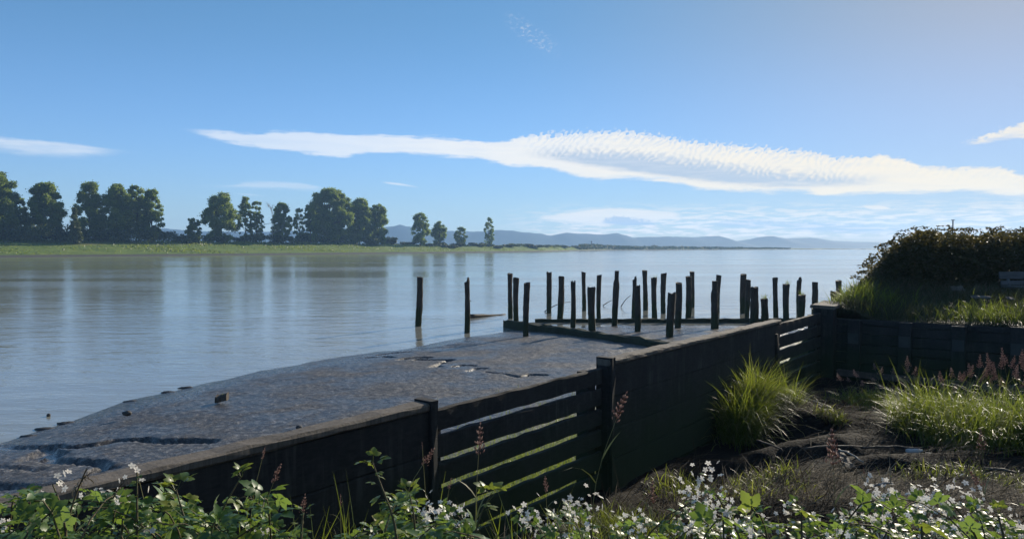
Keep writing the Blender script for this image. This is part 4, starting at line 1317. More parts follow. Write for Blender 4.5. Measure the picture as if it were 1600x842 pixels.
def bramble(px0, px1, D0, D1, ncomp, label, seed, blossom=0.0, yoff=0, size=0.092, dens_deep=0.35, mat='bramble_leaf', name='bramble_bush'):
    """a clump of leafy canes rooted on the dike, its crown between two columns of the photo"""
    r = np.random.default_rng(seed)
    pc = (px0 + px1) / 2
    cen = at_y(pc, 800, (D0 + D1) / 2)
    root = empty(name, (cen.x, cen.y, float(ground_z(cen.x, cen.y))), label, 'bramble', 'brambles along the top of the dike')
    o0 = np.array(root.location)

    def top(px, D):
        yy = np.interp(px, ENV_X, ENV_Y) + yoff
        return np.array([at_y(a, b, c).z for a, b, c in zip(np.atleast_1d(px), np.atleast_1d(yy), np.atleast_1d(D))])
    # canes
    g = Geo(); leaves_p, leaves_az, leaves_pt, lsz = [], [], [], []
    ncane = max(5, ncomp // 11)
    fl_pos = []
    for k_ in range(ncane):
        px = r.uniform(px0, px1); D = r.uniform(D0, D1)
        tz = float(top(px, D)[0]) - 0.01 - abs(r.normal(-0.02, 0.13)) - (r.uniform(0, dens_deep) if r.uniform() < 0.55 else 0)
        x = (px - CX) / FPX * D
        az_ = r.uniform(0, 2 * math.pi); reach = r.uniform(0.15, 0.5)
        bx_, by_ = x - math.sin(az_) * reach, D - math.cos(az_) * reach
        bz_ = float(ground_z(bx_, by_)) - 0.05
        tz = max(tz, bz_ + 0.15)
        tt = np.linspace(0, 1, 9)
        arch = np.stack([bx_ + (x - bx_) * tt ** 1.6, by_ + (D - by_) * tt ** 1.6, bz_ + (tz - bz_) * np.sin(tt * math.pi / 2 * r.uniform(0.9, 1.15)) ** 0.9], 1)
        Vt, Fl = tube(arch - o0, np.linspace(0.0055, 0.002, 9), 5, False); g.addm(Vt, Fl, r.uniform(0, 1))
        nlv = max(5, int(r.normal(11, 2)))
        for j_ in range(nlv):
            f = 0.30 + 0.70 * (j_ + 1) / nlv
            p_ = np.array([np.interp(f, tt, arch[:, c_]) for c_ in range(3)])
            a_ = az_ + (j_ % 2 * 2 - 1) * r.uniform(0.5, 1.5) + r.normal(0, 0.3)
            leaves_p.append(p_); leaves_az.append(a_); leaves_pt.append(r.normal(0.25, 0.45)); lsz.append(size * r.uniform(0.65, 1.2) * (1.15 - 0.55 * f ** 3))
        if r.uniform() < blossom:
            fl_pos.append(arch[-1])
            if r.uniform() < 0.6: fl_pos.append(arch[-2] + np.array([0, 0, 0.05]))
    g.obj('cane', M['cane'], root)
    P_ = np.array(leaves_p) - o0; N = len(P_)
    Mx = euler_rot(np.array(leaves_az), np.array(leaves_pt), r.normal(0, 0.5, N))
    off = Mx[:, :, 1] * (np.array(lsz) * 0.25)[:, None]
    tint = np.clip(r.beta(2, 3, N) + (r.uniform(0, 1, N) < 0.05) * 0.6, 0, 1)
    five = r.uniform(0, 1, N) < 0.4
    lg = Geo()
    for msk, tv, tf in ((five, C5V, C5F), (~five, C3V, C3F)):
        if msk.sum():
            Vt, Fl = inst(tv, tf, (P_ + off)[msk], Mx[msk], np.array(lsz)[msk])
            lg.add(Vt, Fl[0], np.repeat(tint[msk], len(tv)))
    lg.obj('leaves', M[mat], root)
    if fl_pos:
        fp = []
        for p_ in fl_pos:
            n_ = r.integers(5, 12)
            fp.append(p_ + np.stack([r.normal(0, 0.026, n_), r.normal(0, 0.026, n_), r.uniform(-0.04, 0.035, n_)], 1))
        fp = np.concatenate(fp) - o0; n_ = len(fp)
        Mf = rand_rot(n_, r)
        flip = Mf[:, 2, 2] < 0
        Mf[flip] = Mf[flip] @ np.diag([1, -1, -1])
        Vt, Fl = inst(FV, FF, fp, Mf, r.uniform(0.009, 0.014, n_))
        link('blossom', make_mesh('blossom', Vt, Fl, M['petal'], np.repeat(r.uniform(0, 1, n_), len(FV))), root)
    return root


bramble(-170, 60, 2.3, 3.8, 360, 'leafy bramble in the bottom left corner with pale blossoms', 501, 0.22)
bramble(40, 190, 2.4, 3.8, 360, 'leafy bramble with dried flower stalks near the bottom left corner', 502, 0.25)
bramble(170, 320, 2.4, 3.9, 370, 'dense green bramble in front of the left end of the nearest wall section', 503, 0.06)
bramble(300, 440, 2.4, 3.8, 350, 'dense green bramble under the pale young leaf at the left third of the bottom edge', 504, 0.05)
bramble(430, 570, 2.4, 3.6, 90, 'sparse low bramble among grass blades, in the gap before the dark solid wall', 505, 0.10, yoff=8)
bramble(550, 700, 2.4, 3.8, 360, 'leafy bramble at the foot of the tallest shoot', 506, 0.12)
bramble(680, 830, 2.4, 4.0, 170, 'bramble with white blossom clumps below the slatted wall section', 507, 0.8, size=0.085)
bramble(800, 960, 2.6, 4.4, 180, 'white-flowered bramble beside the dark green grass at the bottom centre', 508, 0.9, size=0.08)
bramble(940, 1110, 2.6, 4.6, 210, 'small-leaved white-flowered bramble right of the dark green grass', 509, 0.9, size=0.075)
bramble(1070, 1250, 2.5, 4.6, 240, 'white-flowered bramble with big dark leaves under the tall flowering spray', 510, 0.95, size=0.09)
bramble(1230, 1400, 2.4, 4.6, 230, 'bramble with bright see-through green leaves around the bleached stake', 511, 0.9, size=0.09)
bramble(1380, 1560, 2.4, 4.4, 270, 'thickest white-flowering bramble towards the bottom right', 512, 1.0, size=0.085)
bramble(1540, 1780, 2.3, 4.2, 260, 'bramble filling the bottom right corner', 513, 0.9, size=0.09)


# single shoots that stand out against the wall
def shoot(pts_px, D, nlv, size, label, seed, mat='young_leaf', bloom=0, whorl=0, name='bramble_shoot', leaf0=0.3):
    r = np.random.default_rng(seed)
    P_ = [np.array(at_y(a, b, D + k_ * 0.02)) for k_, (a, b) in enumerate(pts_px)]
    gz = float(ground_z(P_[0][0], P_[0][1]))
    P_ = [np.array([P_[0][0], P_[0][1] - 0.05, gz - 0.03])] + P_
    P_ = np.array(P_)
    tt = np.linspace(0, 1, len(P_)); t2 = np.linspace(0, 1, 14)
    C_ = np.stack([np.interp(t2, tt, P_[:, k_]) for k_ in range(3)], 1)
    C_[1:-1] = (C_[:-2] + 2 * C_[1:-1] + C_[2:]) / 4
    root = empty(name, (P_[0][0], P_[0][1], gz), label, 'bramble', 'bramble shoots standing up from the thicket')
    o0 = np.array(root.location)
    g = Geo(); Vt, Fl = tube(C_ - o0, np.linspace(0.006, 0.0022, 14), 6, False); g.addm(Vt, Fl)
    g.obj('cane', M['cane'], root)
    N = nlv + whorl
    f = np.concatenate([np.linspace(leaf0, 0.97, nlv), np.full(whorl, 0.99)])
    pos = np.stack([np.interp(f, t2, C_[:, k_]) for k_ in range(3)], 1) - o0
    az_ = np.arange(N) * 2.4 + r.normal(0, 0.4, N)
    pt = np.concatenate([r.normal(0.25, 0.35, nlv), r.uniform(0.3, 1.1, whorl)])
    sz = size * np.concatenate([r.uniform(0.7, 1.1, nlv) * (1.1 - 0.6 * (f[:nlv] - leaf0) / (1 - leaf0)), r.uniform(0.55, 0.9, whorl)])
    Mx = euler_rot(az_, pt, r.normal(0, 0.35, N))
    Vt, Fl = inst(C3V, C3F, pos + Mx[:, :, 1] * (sz * 0.25)[:, None], Mx, sz)
    link('leaves', make_mesh('leaves', Vt, Fl, M[mat], np.repeat(np.clip(r.beta(2, 2, N), 0, 1), len(C3V))), root)
    if bloom:
        fp = C_[-1] - o0 + np.stack([r.normal(0, 0.045, bloom), r.normal(0, 0.045, bloom), r.uniform(-0.09, 0.05, bloom)], 1)
        Mf = rand_rot(bloom, r); flip = Mf[:, 2, 2] < 0; Mf[flip] = Mf[flip] @ np.diag([1, -1, -1])
        Vt, Fl = inst(FV, FF, fp, Mf, r.uniform(0.011, 0.017, bloom))
        link('blossom', make_mesh('blossom', Vt, Fl, M['petal'], np.repeat(r.uniform(0, 1, bloom), len(FV))), root)
    return root


shoot([(622, 842), (612, 800), (596, 760), (582, 722)], 2.6, 11, 0.085, 'tallest bramble shoot with yellow top leaves, against the dark solid wall', 601, whorl=3)
shoot([(650, 842), (646, 800), (640, 772)], 2.7, 5, 0.075, 'short pale leafy shoot just right of the tallest shoot', 602, whorl=4)
shoot([(300, 842), (285, 800), (275, 764)], 2.6, 5, 0.10, 'bramble shoot with a bright star of young leaves, in front of the nearest wall top', 603, whorl=6)
shoot([(330, 842), (350, 790), (378, 742)], 2.7, 3, 0.085, 'slanting shoot with one yellowish leaf cluster, at the foot of the nearest wall section', 604, whorl=4, leaf0=0.6)
shoot([(214, 842), (214, 790), (214, 738)], 2.6, 7, 0.05, 'thin upright budding stalk with tiny leaves crossing the wall top at lower left', 605, bloom=5)
shoot([(105, 842), (96, 790), (82, 756)], 2.7, 4, 0.06, 'flowering stalk with white blossom, standing before the mud at lower left', 606, bloom=9)
shoot([(740, 842), (752, 800), (768, 770)], 2.8, 6, 0.085, 'spreading pale shoot in front of the slatted wall boards', 607, whorl=5)
shoot([(1160, 842), (1130, 790), (1100, 742)], 3.2, 6, 0.075, 'tall flowering spray with white blossoms against the dark basin floor', 608, bloom=22, mat='bramble_leaf')
shoot([(1530, 842), (1500, 800), (1470, 768)], 3.0, 6, 0.07, 'heavy white flowering spray at lower right', 609, bloom=36, mat='bramble_leaf')
shoot([(1440, 842), (1445, 815), (1450, 795)], 3.0, 3, 0.06, 'short white flowering spray left of the heavy one', 610, bloom=26, mat='bramble_leaf')
shoot([(815, 842), (818, 815), (820, 795)], 2.9, 4, 0.06, 'white flowering tuft below the slatted boards', 611, bloom=18, mat='bramble_leaf')
shoot([(925, 842), (920, 810), (915, 790)], 3.0, 4, 0.06, 'white flowering tuft left of the dark green grass', 612, bloom=16, mat='bramble_leaf')
shoot([(470, 842), (472, 818), (474, 800)], 2.6, 5, 0.05, 'small yellow-green sprout among grass blades, below the dark solid wall', 613, whorl=3)
shoot([(1570, 842), (1562, 815), (1560, 800)], 2.7, 5, 0.05, 'small feathery green sprout near the bottom right corner', 614, whorl=4)
# broad sunlit single leaves
for k_, (px, py, D, sz, lab) in enumerate([(1440, 822, 2.4, 0.085, 'largest bright green leaf on a short cane at the bottom right'), (1338, 826, 2.45, 0.075, 'bright green square-looking leaf on a short cane right of the centre bottom'),
                                          (1252, 800, 2.6, 0.06, 'yellow leaf on a short cane above white blossoms'), (1130, 812, 2.5, 0.08, 'dark green leaf on a short cane beside the tall flowering spray')]):
    r = np.random.default_rng(700 + k_)
    c = np.array(at_y(px, py, D)); gz = float(ground_z(c[0], c[1]))
    root = empty('bramble_shoot', (c[0], c[1], gz), lab, 'bramble', 'bramble shoots standing up from the thicket')
    o0 = np.array(root.location)
    g = Geo(); Vt, Fl = tube([(0, 0, -0.03), (0.01, 0.0, (c[2] - gz) * 0.6), tuple(c - o0)], [0.006, 0.005, 0.003], 6, False); g.addm(Vt, Fl); g.obj('cane', M['cane'], root)
    Mx = euler_rot(np.array([1.9, -0.9, 2.9]), np.array([-0.2, 0.3, 0.25]), np.array([0.5, -0.4, 0.2]))
    Vt, Fl = inst(C3V, C3F, np.array([c - o0 - Mx[0][:, 1] * sz * 0.4, c - o0 + [0.02, 0.02, -0.08], c - o0 + [0, .03, -0.13]]), Mx, np.array([1.25, 1.0, 1.0]) * sz * 1.15)
    link('leaves', make_mesh('leaves', Vt, Fl, M['young_leaf' if k_ < 3 else 'bramble_leaf'], np.repeat([0.45 + 0.2 * (k_ == 2), 0.3, 0.4], len(C3V))), root)

# dried brown flower stalks at lower left
for k_, (pts, lab) in enumerate([([(100, 842), (112, 790), (128, 748), (134, 745)], 'dry curled brown stalk left of the budding stalk'),
                                ([(150, 842), (165, 800), (185, 762), (192, 775)], 'dry drooping brown stalk touching the wall top at lower left'),
                                ([(45, 842), (46, 800), (47, 768)], 'dry upright brown stalk near the left edge')]):
    r = np.random.default_rng(720 + k_)
    P_ = np.array([np.array(at_y(a, b, 2.7)) for a, b in pts]); gz = float(ground_z(P_[0][0], P_[0][1]))
    o0 = np.array([P_[0][0], P_[0][1], gz]); P_ = np.concatenate([[o0 - [0, 0, .03]], P_])
    t2 = np.linspace(0, 1, 14); tt = np.linspace(0, 1, len(P_))
    C_ = np.stack([np.interp(t2, tt, P_[:, c_]) for c_ in range(3)], 1) - o0
    g = Geo(); Vt, Fl = tube(C_, np.linspace(0.005, 0.002, 14), 5, False); g.addm(Vt, Fl, 0.7)
    n_ = 26
    base = C_[r.integers(8, 14, n_)]
    V_, F_, kk = blades(base, r.uniform(0.02, 0.06, n_), 0.006, r.uniform(0, 6.28, n_), r.uniform(0.3, 1.8, n_), 1.6, 4, r)
    g.add(V_, F_, np.repeat(r.uniform(0.3, 1, n_), kk))
    tag(g.obj('dry_stalk', M['dry_blade'], None, o0), lab, 'stalk', 'dry stalks among the brambles')

# ------------------------------------------------------------------ grasses with seed heads
def seed_head_geo(stem_pts, size, seed, dense=1.0, stem_r=0.0022):
    """stem and feathery panicle of one grass; returns stem Geo, head Geo"""
    r = np.random.default_rng(seed)
    P_ = np.array(stem_pts, float)
    tt = np.linspace(0, 1, len(P_)); t2 = np.linspace(0, 1, 12)
    C_ = np.stack([np.interp(t2, tt, P_[:, c_]) for c_ in range(3)], 1)
    C_[1:-1] = (C_[:-2] + 2 * C_[1:-1] + C_[2:]) / 4
    g = Geo(); Vt, Fl = tube(C_, np.linspace(stem_r, stem_r * 0.5, 12), 5, False); g.addm(Vt, Fl, r.uniform(0.2, 0.9))
    ax = C_[-1] - C_[-3]; ax = ax / np.linalg.norm(ax)
    tipd = ax
    n_ = int(70 * dense)
    f = r.uniform(0, 1, n_)
    whor = np.round(f * 6) / 6 * 0.75 + f * 0.25
    rad = size * (0.22 * (1 - whor) + 0.03) * r.uniform(0.15, 1.0, n_)
    a_ = r.uniform(0, 2 * math.pi, n_)
    sx_ = np.cross(ax, [0.3, 0.9, 0.1]); sx_ /= np.linalg.norm(sx_); sy_ = np.cross(ax, sx_)
    pos = C_[-1] - ax * size * 0.1 + ax * (whor * size)[:, None] + sx_ * (rad * np.cos(a_))[:, None] + sy_ * (rad * np.sin(a_))[:, None] + ax * (rad * 0.6)[:, None]
    sp_ = np.array([[0, -0.5, 0], [0.16, 0, 0.1], [0, 0.5, 0], [-0.16, 0, 0.1], [0, 0, -0.14]])
    sf = np.array([[0, 1, 3], [1, 2, 3], [0, 4, 1], [1, 4, 2], [2, 4, 3], [3, 4, 0]])
    dirv = ax[None] + 0.9 * (sx_ * np.cos(a_)[:, None] + sy_ * np.sin(a_)[:, None]) * r.uniform(0.1, 0.9, n_)[:, None]
    dirv /= np.linalg.norm(dirv, axis=1, keepdims=True)
    azz = np.arctan2(dirv[:, 0], dirv[:, 1]); pit = np.arcsin(np.clip(dirv[:, 2], -1, 1))
    Vt, Fl = inst(sp_, sf, pos, euler_rot(azz, pit, r.uniform(0, 3, n_)), size * r.uniform(0.10, 0.17, n_))
    h = Geo(); h.add(Vt, Fl[0], np.repeat(r.uniform(0, 1, n_), 5))
    Vt, Fl = tube([C_[-1] - ax * size * .1, C_[-1] + ax * size * 0.98], [stem_r * .5, stem_r * 0.25], 4, False); h.addm(Vt, Fl, 0.3)
    # two leaves on the stem
    bp = C_[[3, 5, 7]]
    V_, F_, kk = blades(bp, np.array([0.22, 0.2, 0.14]) * (size / 0.13), 0.007 * size / 0.13, r.uniform(0, 6.28, 3), 0.5, 0.9, 4, r)
    g.add(V_, F_, np.repeat([0.3, 0.5, 0.6], kk))
    return g, h


def grass_stem(pts_px, D, size, label, seed, dense=1.0):
    P_ = [np.array(at_y(a, b, D)) for a, b in pts_px]
    gz = float(ground_z(P_[0][0], P_[0][1]))
    o0 = np.array([P_[0][0], P_[0][1], gz])
    P_ = [o0 - [0, 0, 0.03]] + P_
    g, h = seed_head_geo([p_ - o0 for p_ in P_], size, seed, dense)
    root = empty('seed_grass', o0, label, 'grass stem', 'grass stems with seed heads near the camera')
    g.obj('stem', M['stem'], root); h.obj('seed_head', M['panicle'], root)


grass_stem([(925, 780), (942, 710), (963, 655)], 3.6, 0.15, 'tall seeding grass with a pink head leaning right, before the middle solid wall', 801)
grass_stem([(742, 842), (744, 770), (748, 705)], 3.3, 0.135, 'upright pink-headed grass in front of the nearer slatted boards', 802)
grass_stem([(625, 842), (638, 760), (662, 724)], 3.2, 0.085, 'pink-headed grass bent to the right across the end of the nearest solid wall', 803)
grass_stem([(690, 842), (697, 790), (702, 762)], 3.2, 0.045, 'tiny pink seed head low against the nearer slatted boards', 804, 0.6)
grass_stem([(403, 842), (413, 790), (428, 752)], 3.0, 0.08, 'tan seed head upright before the dark wall, left of centre', 805)
grass_stem([(388, 842), (396, 770), (410, 715)], 3.1, 0.05, 'small faded seed head just touching the nearest wall top', 806, 0.6)
grass_stem([(470, 842), (471, 815), (473, 800)], 2.9, 0.075, 'dark narrow seed head rising from the small yellow-green sprout', 807, 0.8)
grass_stem([(533, 842), (532, 810), (532, 790)], 3.0, 0.05, 'thin reddish bare stem in the gap before the dark solid wall', 808, 0.25)
grass_stem([(855, 830), (854, 790), (853, 768)], 4.0, 0.09, 'small brown seed head below the right end of the nearer slatted boards', 809)
grass_stem([(1019, 842), (1019, 800), (1019, 782)], 4.2, 0.12, 'plume-like tan seed head above the dark green grass', 810, 1.2)
grass_stem([(1306, 842), (1305, 780), (1302, 720)], 4.2, 0.19, 'large reddish seed head standing in the middle of the basin view', 811, 1.5)
grass_stem([(1536, 800), (1537, 740), (1534, 700)], 4.5, 0.12, 'upright reddish seed head with one yellow blade, near the right edge', 812)
grass_stem([(1572, 842), (1552, 790), (1532, 760)], 3.6, 0.11, 'reddish seed head drooping left near the right edge', 813)
grass_stem([(1356, 842), (1354, 780), (1350, 740)], 4.4, 0.04, 'very thin seeding stem right of the large reddish seed head', 814, 0.4)
grass_stem([(668, 842), (664, 760), (660, 700)], 3.4, 0.03, 'hair-thin stem just left of the nearer slatted boards', 815, 0.2)
grass_stem([(240, 842), (222, 770), (214, 735)], 3.2, 0.03, 'hair-thin stem behind the budding stalk', 816, 0.2)

# seed heads in the basin: two stands, copies of four stems
protos = []
for k_ in range(4):
    r = np.random.default_rng(860 + k_)
    dx, dy = r.normal(0, 0.08, 2)
    g, h = seed_head_geo([(0, 0, -0.05), (dx * .2, dy * .2, 0.5), (dx, dy, 1.0)], 0.30, 870 + k_, 1.3, 0.004)
    protos.append((g.mesh('stem', M['stem']), h.mesh('seed_head', M['panicle'])))
HEADS = ([(1323, 585), (1334, 590), (1346, 580), (1349, 596), (1368, 575), (1374, 570), (1372, 590), (1396, 575), (1397, 590), (1408, 588), (1418, 560), (1414, 575), (1420, 572), (1428, 573), (1436, 585), (1394, 602), (1365, 600), (1345, 612)], 17.0,
         'tall pink-headed grass in the stand below the middle of the dark retaining wall', 'seeding grass below the retaining wall')
HEADS2 = ([(1480, 582), (1490, 577), (1497, 580), (1506, 572), (1510, 582), (1517, 570), (1520, 586), (1528, 558), (1534, 570), (1540, 576), (1546, 566), (1552, 580), (1556, 556), (1563, 556), (1570, 556), (1577, 572), (1580, 548), (1586, 578), (1594, 550), (1598, 572), (1545, 590), (1530, 590), (1560, 592), (1575, 592), (1590, 592), (1472, 600), (1482, 604), (1604, 560), (1612, 566), (1620, 555)], 15.2,
          'tall pink-headed grass in the dense stand behind the bright grass clump at the right edge', 'seeding grass at the right edge')
k2 = 0
for (lst, D, lab, grp) in (HEADS, HEADS2):
    for (px, py) in lst:
        r = np.random.default_rng(900 + k2)
        Dk = D + r.uniform(-0.8, 0.8)
        tp = at_y(px, py, Dk); gz = float(ground_z(tp.x, tp.y))
        s_ = (tp.z - gz) / 1.24
        root = empty('seed_grass', (tp.x, tp.y, gz), lab, 'grass stem', grp, r.uniform(0, 6.28))
        root.scale = (1, 1, s_)
        st, hd = protos[k2 % 4]
        link('stem', st, root); link('seed_head', hd, root)
        k2 += 1


def clump(px, py, z, n, h, spread, label, seed, mat='grass_blade', w_=0.013, tint=(0.0, 0.75), dead=0.12, lean=0.42, aspect=0.7, droop=1.1, name='grass_clump'):
    r = np.random.default_rng(seed)
    c = at_z(px, py, z)
    kc = 7
    cc = r.normal(0, 1, (kc, 2)) * np.array([spread * 0.48, spread * 0.48 * aspect]); ch = r.uniform(0.62, 1.05, kc)
    which = r.integers(0, kc, n)
    x = cc[which, 0] + r.normal(0, spread * 0.24, n); y = cc[which, 1] + r.normal(0, spread * 0.24, n)
    hk = ch[which]
    ok_ = to_uv(c.x + x, c.y + y)[1] < -0.07
    x, y, hk = x[ok_], y[ok_], hk[ok_]; n = len(x)
    gz = ground_z(c.x + x, c.y + y)
    c.z = float(ground_z(c.x, c.y))
    b = np.stack([x, y, gz - c.z - 0.02], 1)
    V_, F_, kk = blades(b, h * hk * r.uniform(0.4, 1.08, n), w_ * r.uniform(0.7, 1.3, n), r.uniform(0, 6.28, n), np.abs(r.normal(0, lean, n)), droop, 5, r)
    t_ = r.uniform(*tint, n); t_ = np.where(r.uniform(0, 1, n) < dead, 1.0, t_)
    o = link(name, make_mesh(name, V_, F_, M[mat], np.repeat(t_, kk)), None, c)
    tag(o, label, 'grass clump', 'grass clumps in the basin')


clump(1150, 670, 0.6, 2600, 1.5, 0.50, 'big sunlit grass clump leaning on the middle solid wall', 1001, aspect=0.8, lean=0.36, droop=1.3)
clump(1188, 655, 0.6, 1900, 1.4, 0.45, 'second sunlit grass clump, grown together with the big one by the wall', 1021, aspect=0.8, lean=0.4, droop=1.3, dead=0.2)
clump(1222, 650, 0.6, 900, 1.15, 0.3, 'smaller lit grass clump beside the farther slatted boards', 1002)
clump(1556, 694, 0.6, 4600, 1.25, 1.2, 'broad bright grass clump at the right edge', 1003)
clump(1420, 674, 0.6, 1100, 0.9, 0.6, 'loose grass clump with arching blades in the middle of the basin', 1004, lean=0.5)
clump(1400, 632, 0.6, 900, 0.55, 0.8, 'low grass clump in front of the pink-headed grass', 1005)
clump(1345, 630, 0.6, 500, 0.5, 0.6, 'small low grass clump near the corner of the two walls', 1006)
clump(985, 815, 0.6, 2200, 0.62, 0.62, 'dark green drooping grass clump at the foot of the middle solid wall', 1007, tint=(0, 0.35), dead=0.03, lean=0.7, droop=1.4, w_=0.008)
clump(1055, 835, 0.6, 900, 0.45, 0.6, 'thin tan-green grass clump right of the dark drooping one', 1008, tint=(0, 0.6), dead=0.35, lean=0.7, droop=1.4, w_=0.007)
clump(1300, 668, 0.6, 300, 0.35, 0.28, 'short ragged grass clump on the reed ridge below the farther slatted boards', 1010, dead=0.3)
clump(1110, 745, 0.6, 500, 0.4, 0.6, 'shaded short grass clump between the middle solid wall and the tall flowering spray', 1011, tint=(0, 0.4), dead=0.2)
clump(1500, 745, 0.6, 420, 0.35, 0.6, 'short sparse grass clump on the dark ground under the broad bright clump', 1012, tint=(0, 0.5), dead=0.3)
clump(1215, 770, 0.6, 500, 0.35, 0.7, 'short olive grass clump behind the tall flowering spray', 1013, dead=0.35)
clump(1480, 625, 0.6, 400, 0.6, 0.5, 'sparse grass clump left of the bright clump at the right edge', 1009, dead=0.3)

# grass blades among the brambles
for k_, (px, D, n, h, spread, lab) in enumerate([(470, 2.9, 90, 0.62, 0.28, 'thin upright grass clump in the bramble gap before the dark solid wall'), (420, 3.0, 60, 0.66, 0.16, 'grass clump under the tan seed head, left of the bramble gap'),
                                                (575, 3.0, 50, 0.75, 0.12, 'tall thin grass clump just left of the tallest shoot'), (870, 3.6, 90, 0.75, 0.3, 'thin grass clump around the small brown seed head')]):
    r = np.random.default_rng(1100 + k_)
    x = (px - CX) / FPX * D; gz = float(ground_z(x, D))
    b = np.stack([r.normal(0, spread, n), r.normal(0, 0.15, n), np.zeros(n)], 1)
    b[:, 2] = ground_z(x + b[:, 0], D + b[:, 1]) - gz - 0.02
    V_, F_, kk = blades(b, h * r.uniform(0.6, 1.2, n), 0.008, r.uniform(0, 6.28, n), np.abs(r.normal(0, 0.2, n)), 0.4, 5, r)
    o = link('grass_clump', make_mesh('grass_clump', V_, F_, M['grass_blade'], np.repeat(r.uniform(0, 0.9, n), kk)), None, (x, D, gz))
    tag(o, lab, 'grass clump', 'grass clumps among the brambles')

# ------------------------------------------------------------------ matted dead reeds on the basin floor
r = np.random.default_rng(1200)
N = 120000
u_ = r.uniform(-7, 11.5, N); v_ = -0.15 - 13 * r.uniform(0, 1, N)
x = P0[0] + u_ * DU[0] + v_ * NV[0]; y = P0[1] + u_ * DU[1] + v_ * NV[1]
zone = 0.62 * (1 - sstep(10.2, 11.6, y + 0.5 * fbm(x * 0.9, y * 0.3, 56, 2)))          # dry tangle at the foot of the dike
zr = ground_z(x, y) - 0.56
zone = np.maximum(zone, 0.6 * sstep(0.10, 0.26, zr))                                     # wrack left on the ridges
keep = (y > 6.0) & (np.abs(x) < y * 0.72 + 1.5) & (zone + 0.55 * fbm(x * 1.6, y * 2.0, 55, 4) + 0.12 * r.normal(0, 1, N) > 0.34)
x, y = x[keep], y[keep]; N = len(x)
z = ground_z(x, y)
flow = 1.45 + 1.1 * fbm(x * 0.45, y * 0.6, 61, 3) + r.normal(0, 0.75, N)
V_, F_, kk = blades(np.stack([x, y, z + r.uniform(-0.02, 0.06, N)], 1), r.uniform(0.2, 0.85, N), r.uniform(0.005, 0.014, N), flow, np.where(r.uniform(0, 1, N) < 0.12, r.uniform(0.5, 1.2, N), r.uniform(1.1, 1.55, N)), 0.35, 4, r)
tn = np.clip(0.36 + 0.45 * fbm(x * 0.6, y * 0.9, 71, 3) + r.normal(0, 0.28, N), 0, 1)
tag(link('dead_reeds', make_mesh('dead_reeds', V_, F_, M['dry_blade'], np.repeat(tn, kk))), 'matted dead reeds lying over the basin floor', 'dead reeds', kind='stuff')

# dry tangle and green grass on the dike slope between the brambles
N = 16000
y = r.uniform(2.9, 8.0, N); x = r.uniform(-0.75, 0.75, N) * y
keep = (x > -0.12 * y) & (to_uv(x, y)[1] < -0.25)
x, y = x[keep], y[keep]; N = len(x)
V_, F_, kk = blades(np.stack([x, y, ground_z(x, y) + np.abs(r.normal(0, 0.10, N))], 1), r.uniform(0.12, 0.55, N), r.uniform(0.003, 0.007, N), r.uniform(0, 6.28, N), r.uniform(0.5, 1.7, N), 0.9, 4, r)
tag(link('dry_grass', make_mesh('dry_grass', V_, F_, M['dry_blade'], np.repeat(np.clip(r.normal(0.6, 0.3, N), 0, 1), kk))), 'tangled dry grass on the slope between the brambles and the basin', 'dry grass', kind='stuff')
N = 5200
y = r.uniform(2.2, 7.0, N); x = r.uniform(-0.78, 0.78, N) * y
keep = (fbm(x * 1.2, y * 1.2, 57, 3) > -0.05) & (to_uv(x, y)[1] < -0.25)
x, y = x[keep], y[keep]; N = len(x)
V_, F_, kk = blades(np.stack([x, y, ground_z(x, y) - 0.02], 1), r.uniform(0.3, 0.75, N), r.uniform(0.004, 0.009, N), r.uniform(0, 6.28, N), np.abs(r.normal(0, 0.3, N)), 0.9, 5, r)
tag(link('dike_grass', make_mesh('dike_grass', V_, F_, M['grass_blade'], np.repeat(r.uniform(0, 0.85, N), kk))), 'thin green grass growing up through the brambles', 'grass', kind='stuff')

# thin green sprouts on the mud outside the wall
N = 26000
u_ = r.uniform(-5, 12, N); v_ = 0.45 + np.abs(r.normal(0, 1.6, N))
x = P0[0] + u_ * DU[0] + v_ * NV[0]; y = P0[1] + u_ * DU[1] + v_ * NV[1]
z, _, _ = mud_z(u_, v_, x, y)
V_, F_, kk = blades(np.stack([x, y, z - 0.01], 1), r.uniform(0.05, 0.20, N), 0.009, r.uniform(0, 6.28, N), np.abs(r.normal(0, 0.3, N)), 0.4, 2, r)
tag(link('mud_sprouts', make_mesh('mud_sprouts', V_, F_, M['grass_blade'], np.repeat(r.uniform(0, 0.7, N), kk))), 'short green sprouts on the mud along the outside of the wall', 'sprouts', kind='stuff')

# ------------------------------------------------------------------ grass on the upper bank
N = 46000
u_ = 11.95 + 8.5 * r.uniform(0, 1, N) ** 0.8; v_ = 0.35 - 12.5 * r.uniform(0, 1, N)
x = P0[0] + u_ * DU[0] + v_ * NV[0]; y = P0[1] + u_ * DU[1] + v_ * NV[1]
patch = fbm(x * 0.7, y * 0.7, 81, 3)
keep = (x < y * 0.80) & ~((u_ > 13.2) & (v_ < -4.6) & (patch + 0.4 * r.normal(0, 1, N) < 0.15))
x, y, u_, v_, patch = x[keep], y[keep], u_[keep], v_[keep], patch[keep]; N = len(x)
z = bank_z(u_, v_)
edge = 1 - sstep(11.95, 13.5, u_)
hgt = (0.30 + 0.22 * patch + 0.10 * edge + 0.16 * sstep(13.5, 17, u_)) * r.uniform(0.35, 1.35, N)
V_, F_, kk = blades(np.stack([x, y, z - 0.02], 1), hgt, r.uniform(0.007, 0.014, N), r.uniform(0, 6.28, N), np.abs(r.normal(0, 0.35, N)), 0.7, 3, r)
nf_ = 7000
uf = r.uniform(11.89, 12.25, nf_); vf = 0.1 - 12.3 * r.uniform(0, 1, nf_)
xf = P0[0] + uf * DU[0] + vf * NV[0]; yf = P0[1] + uf * DU[1] + vf * NV[1]
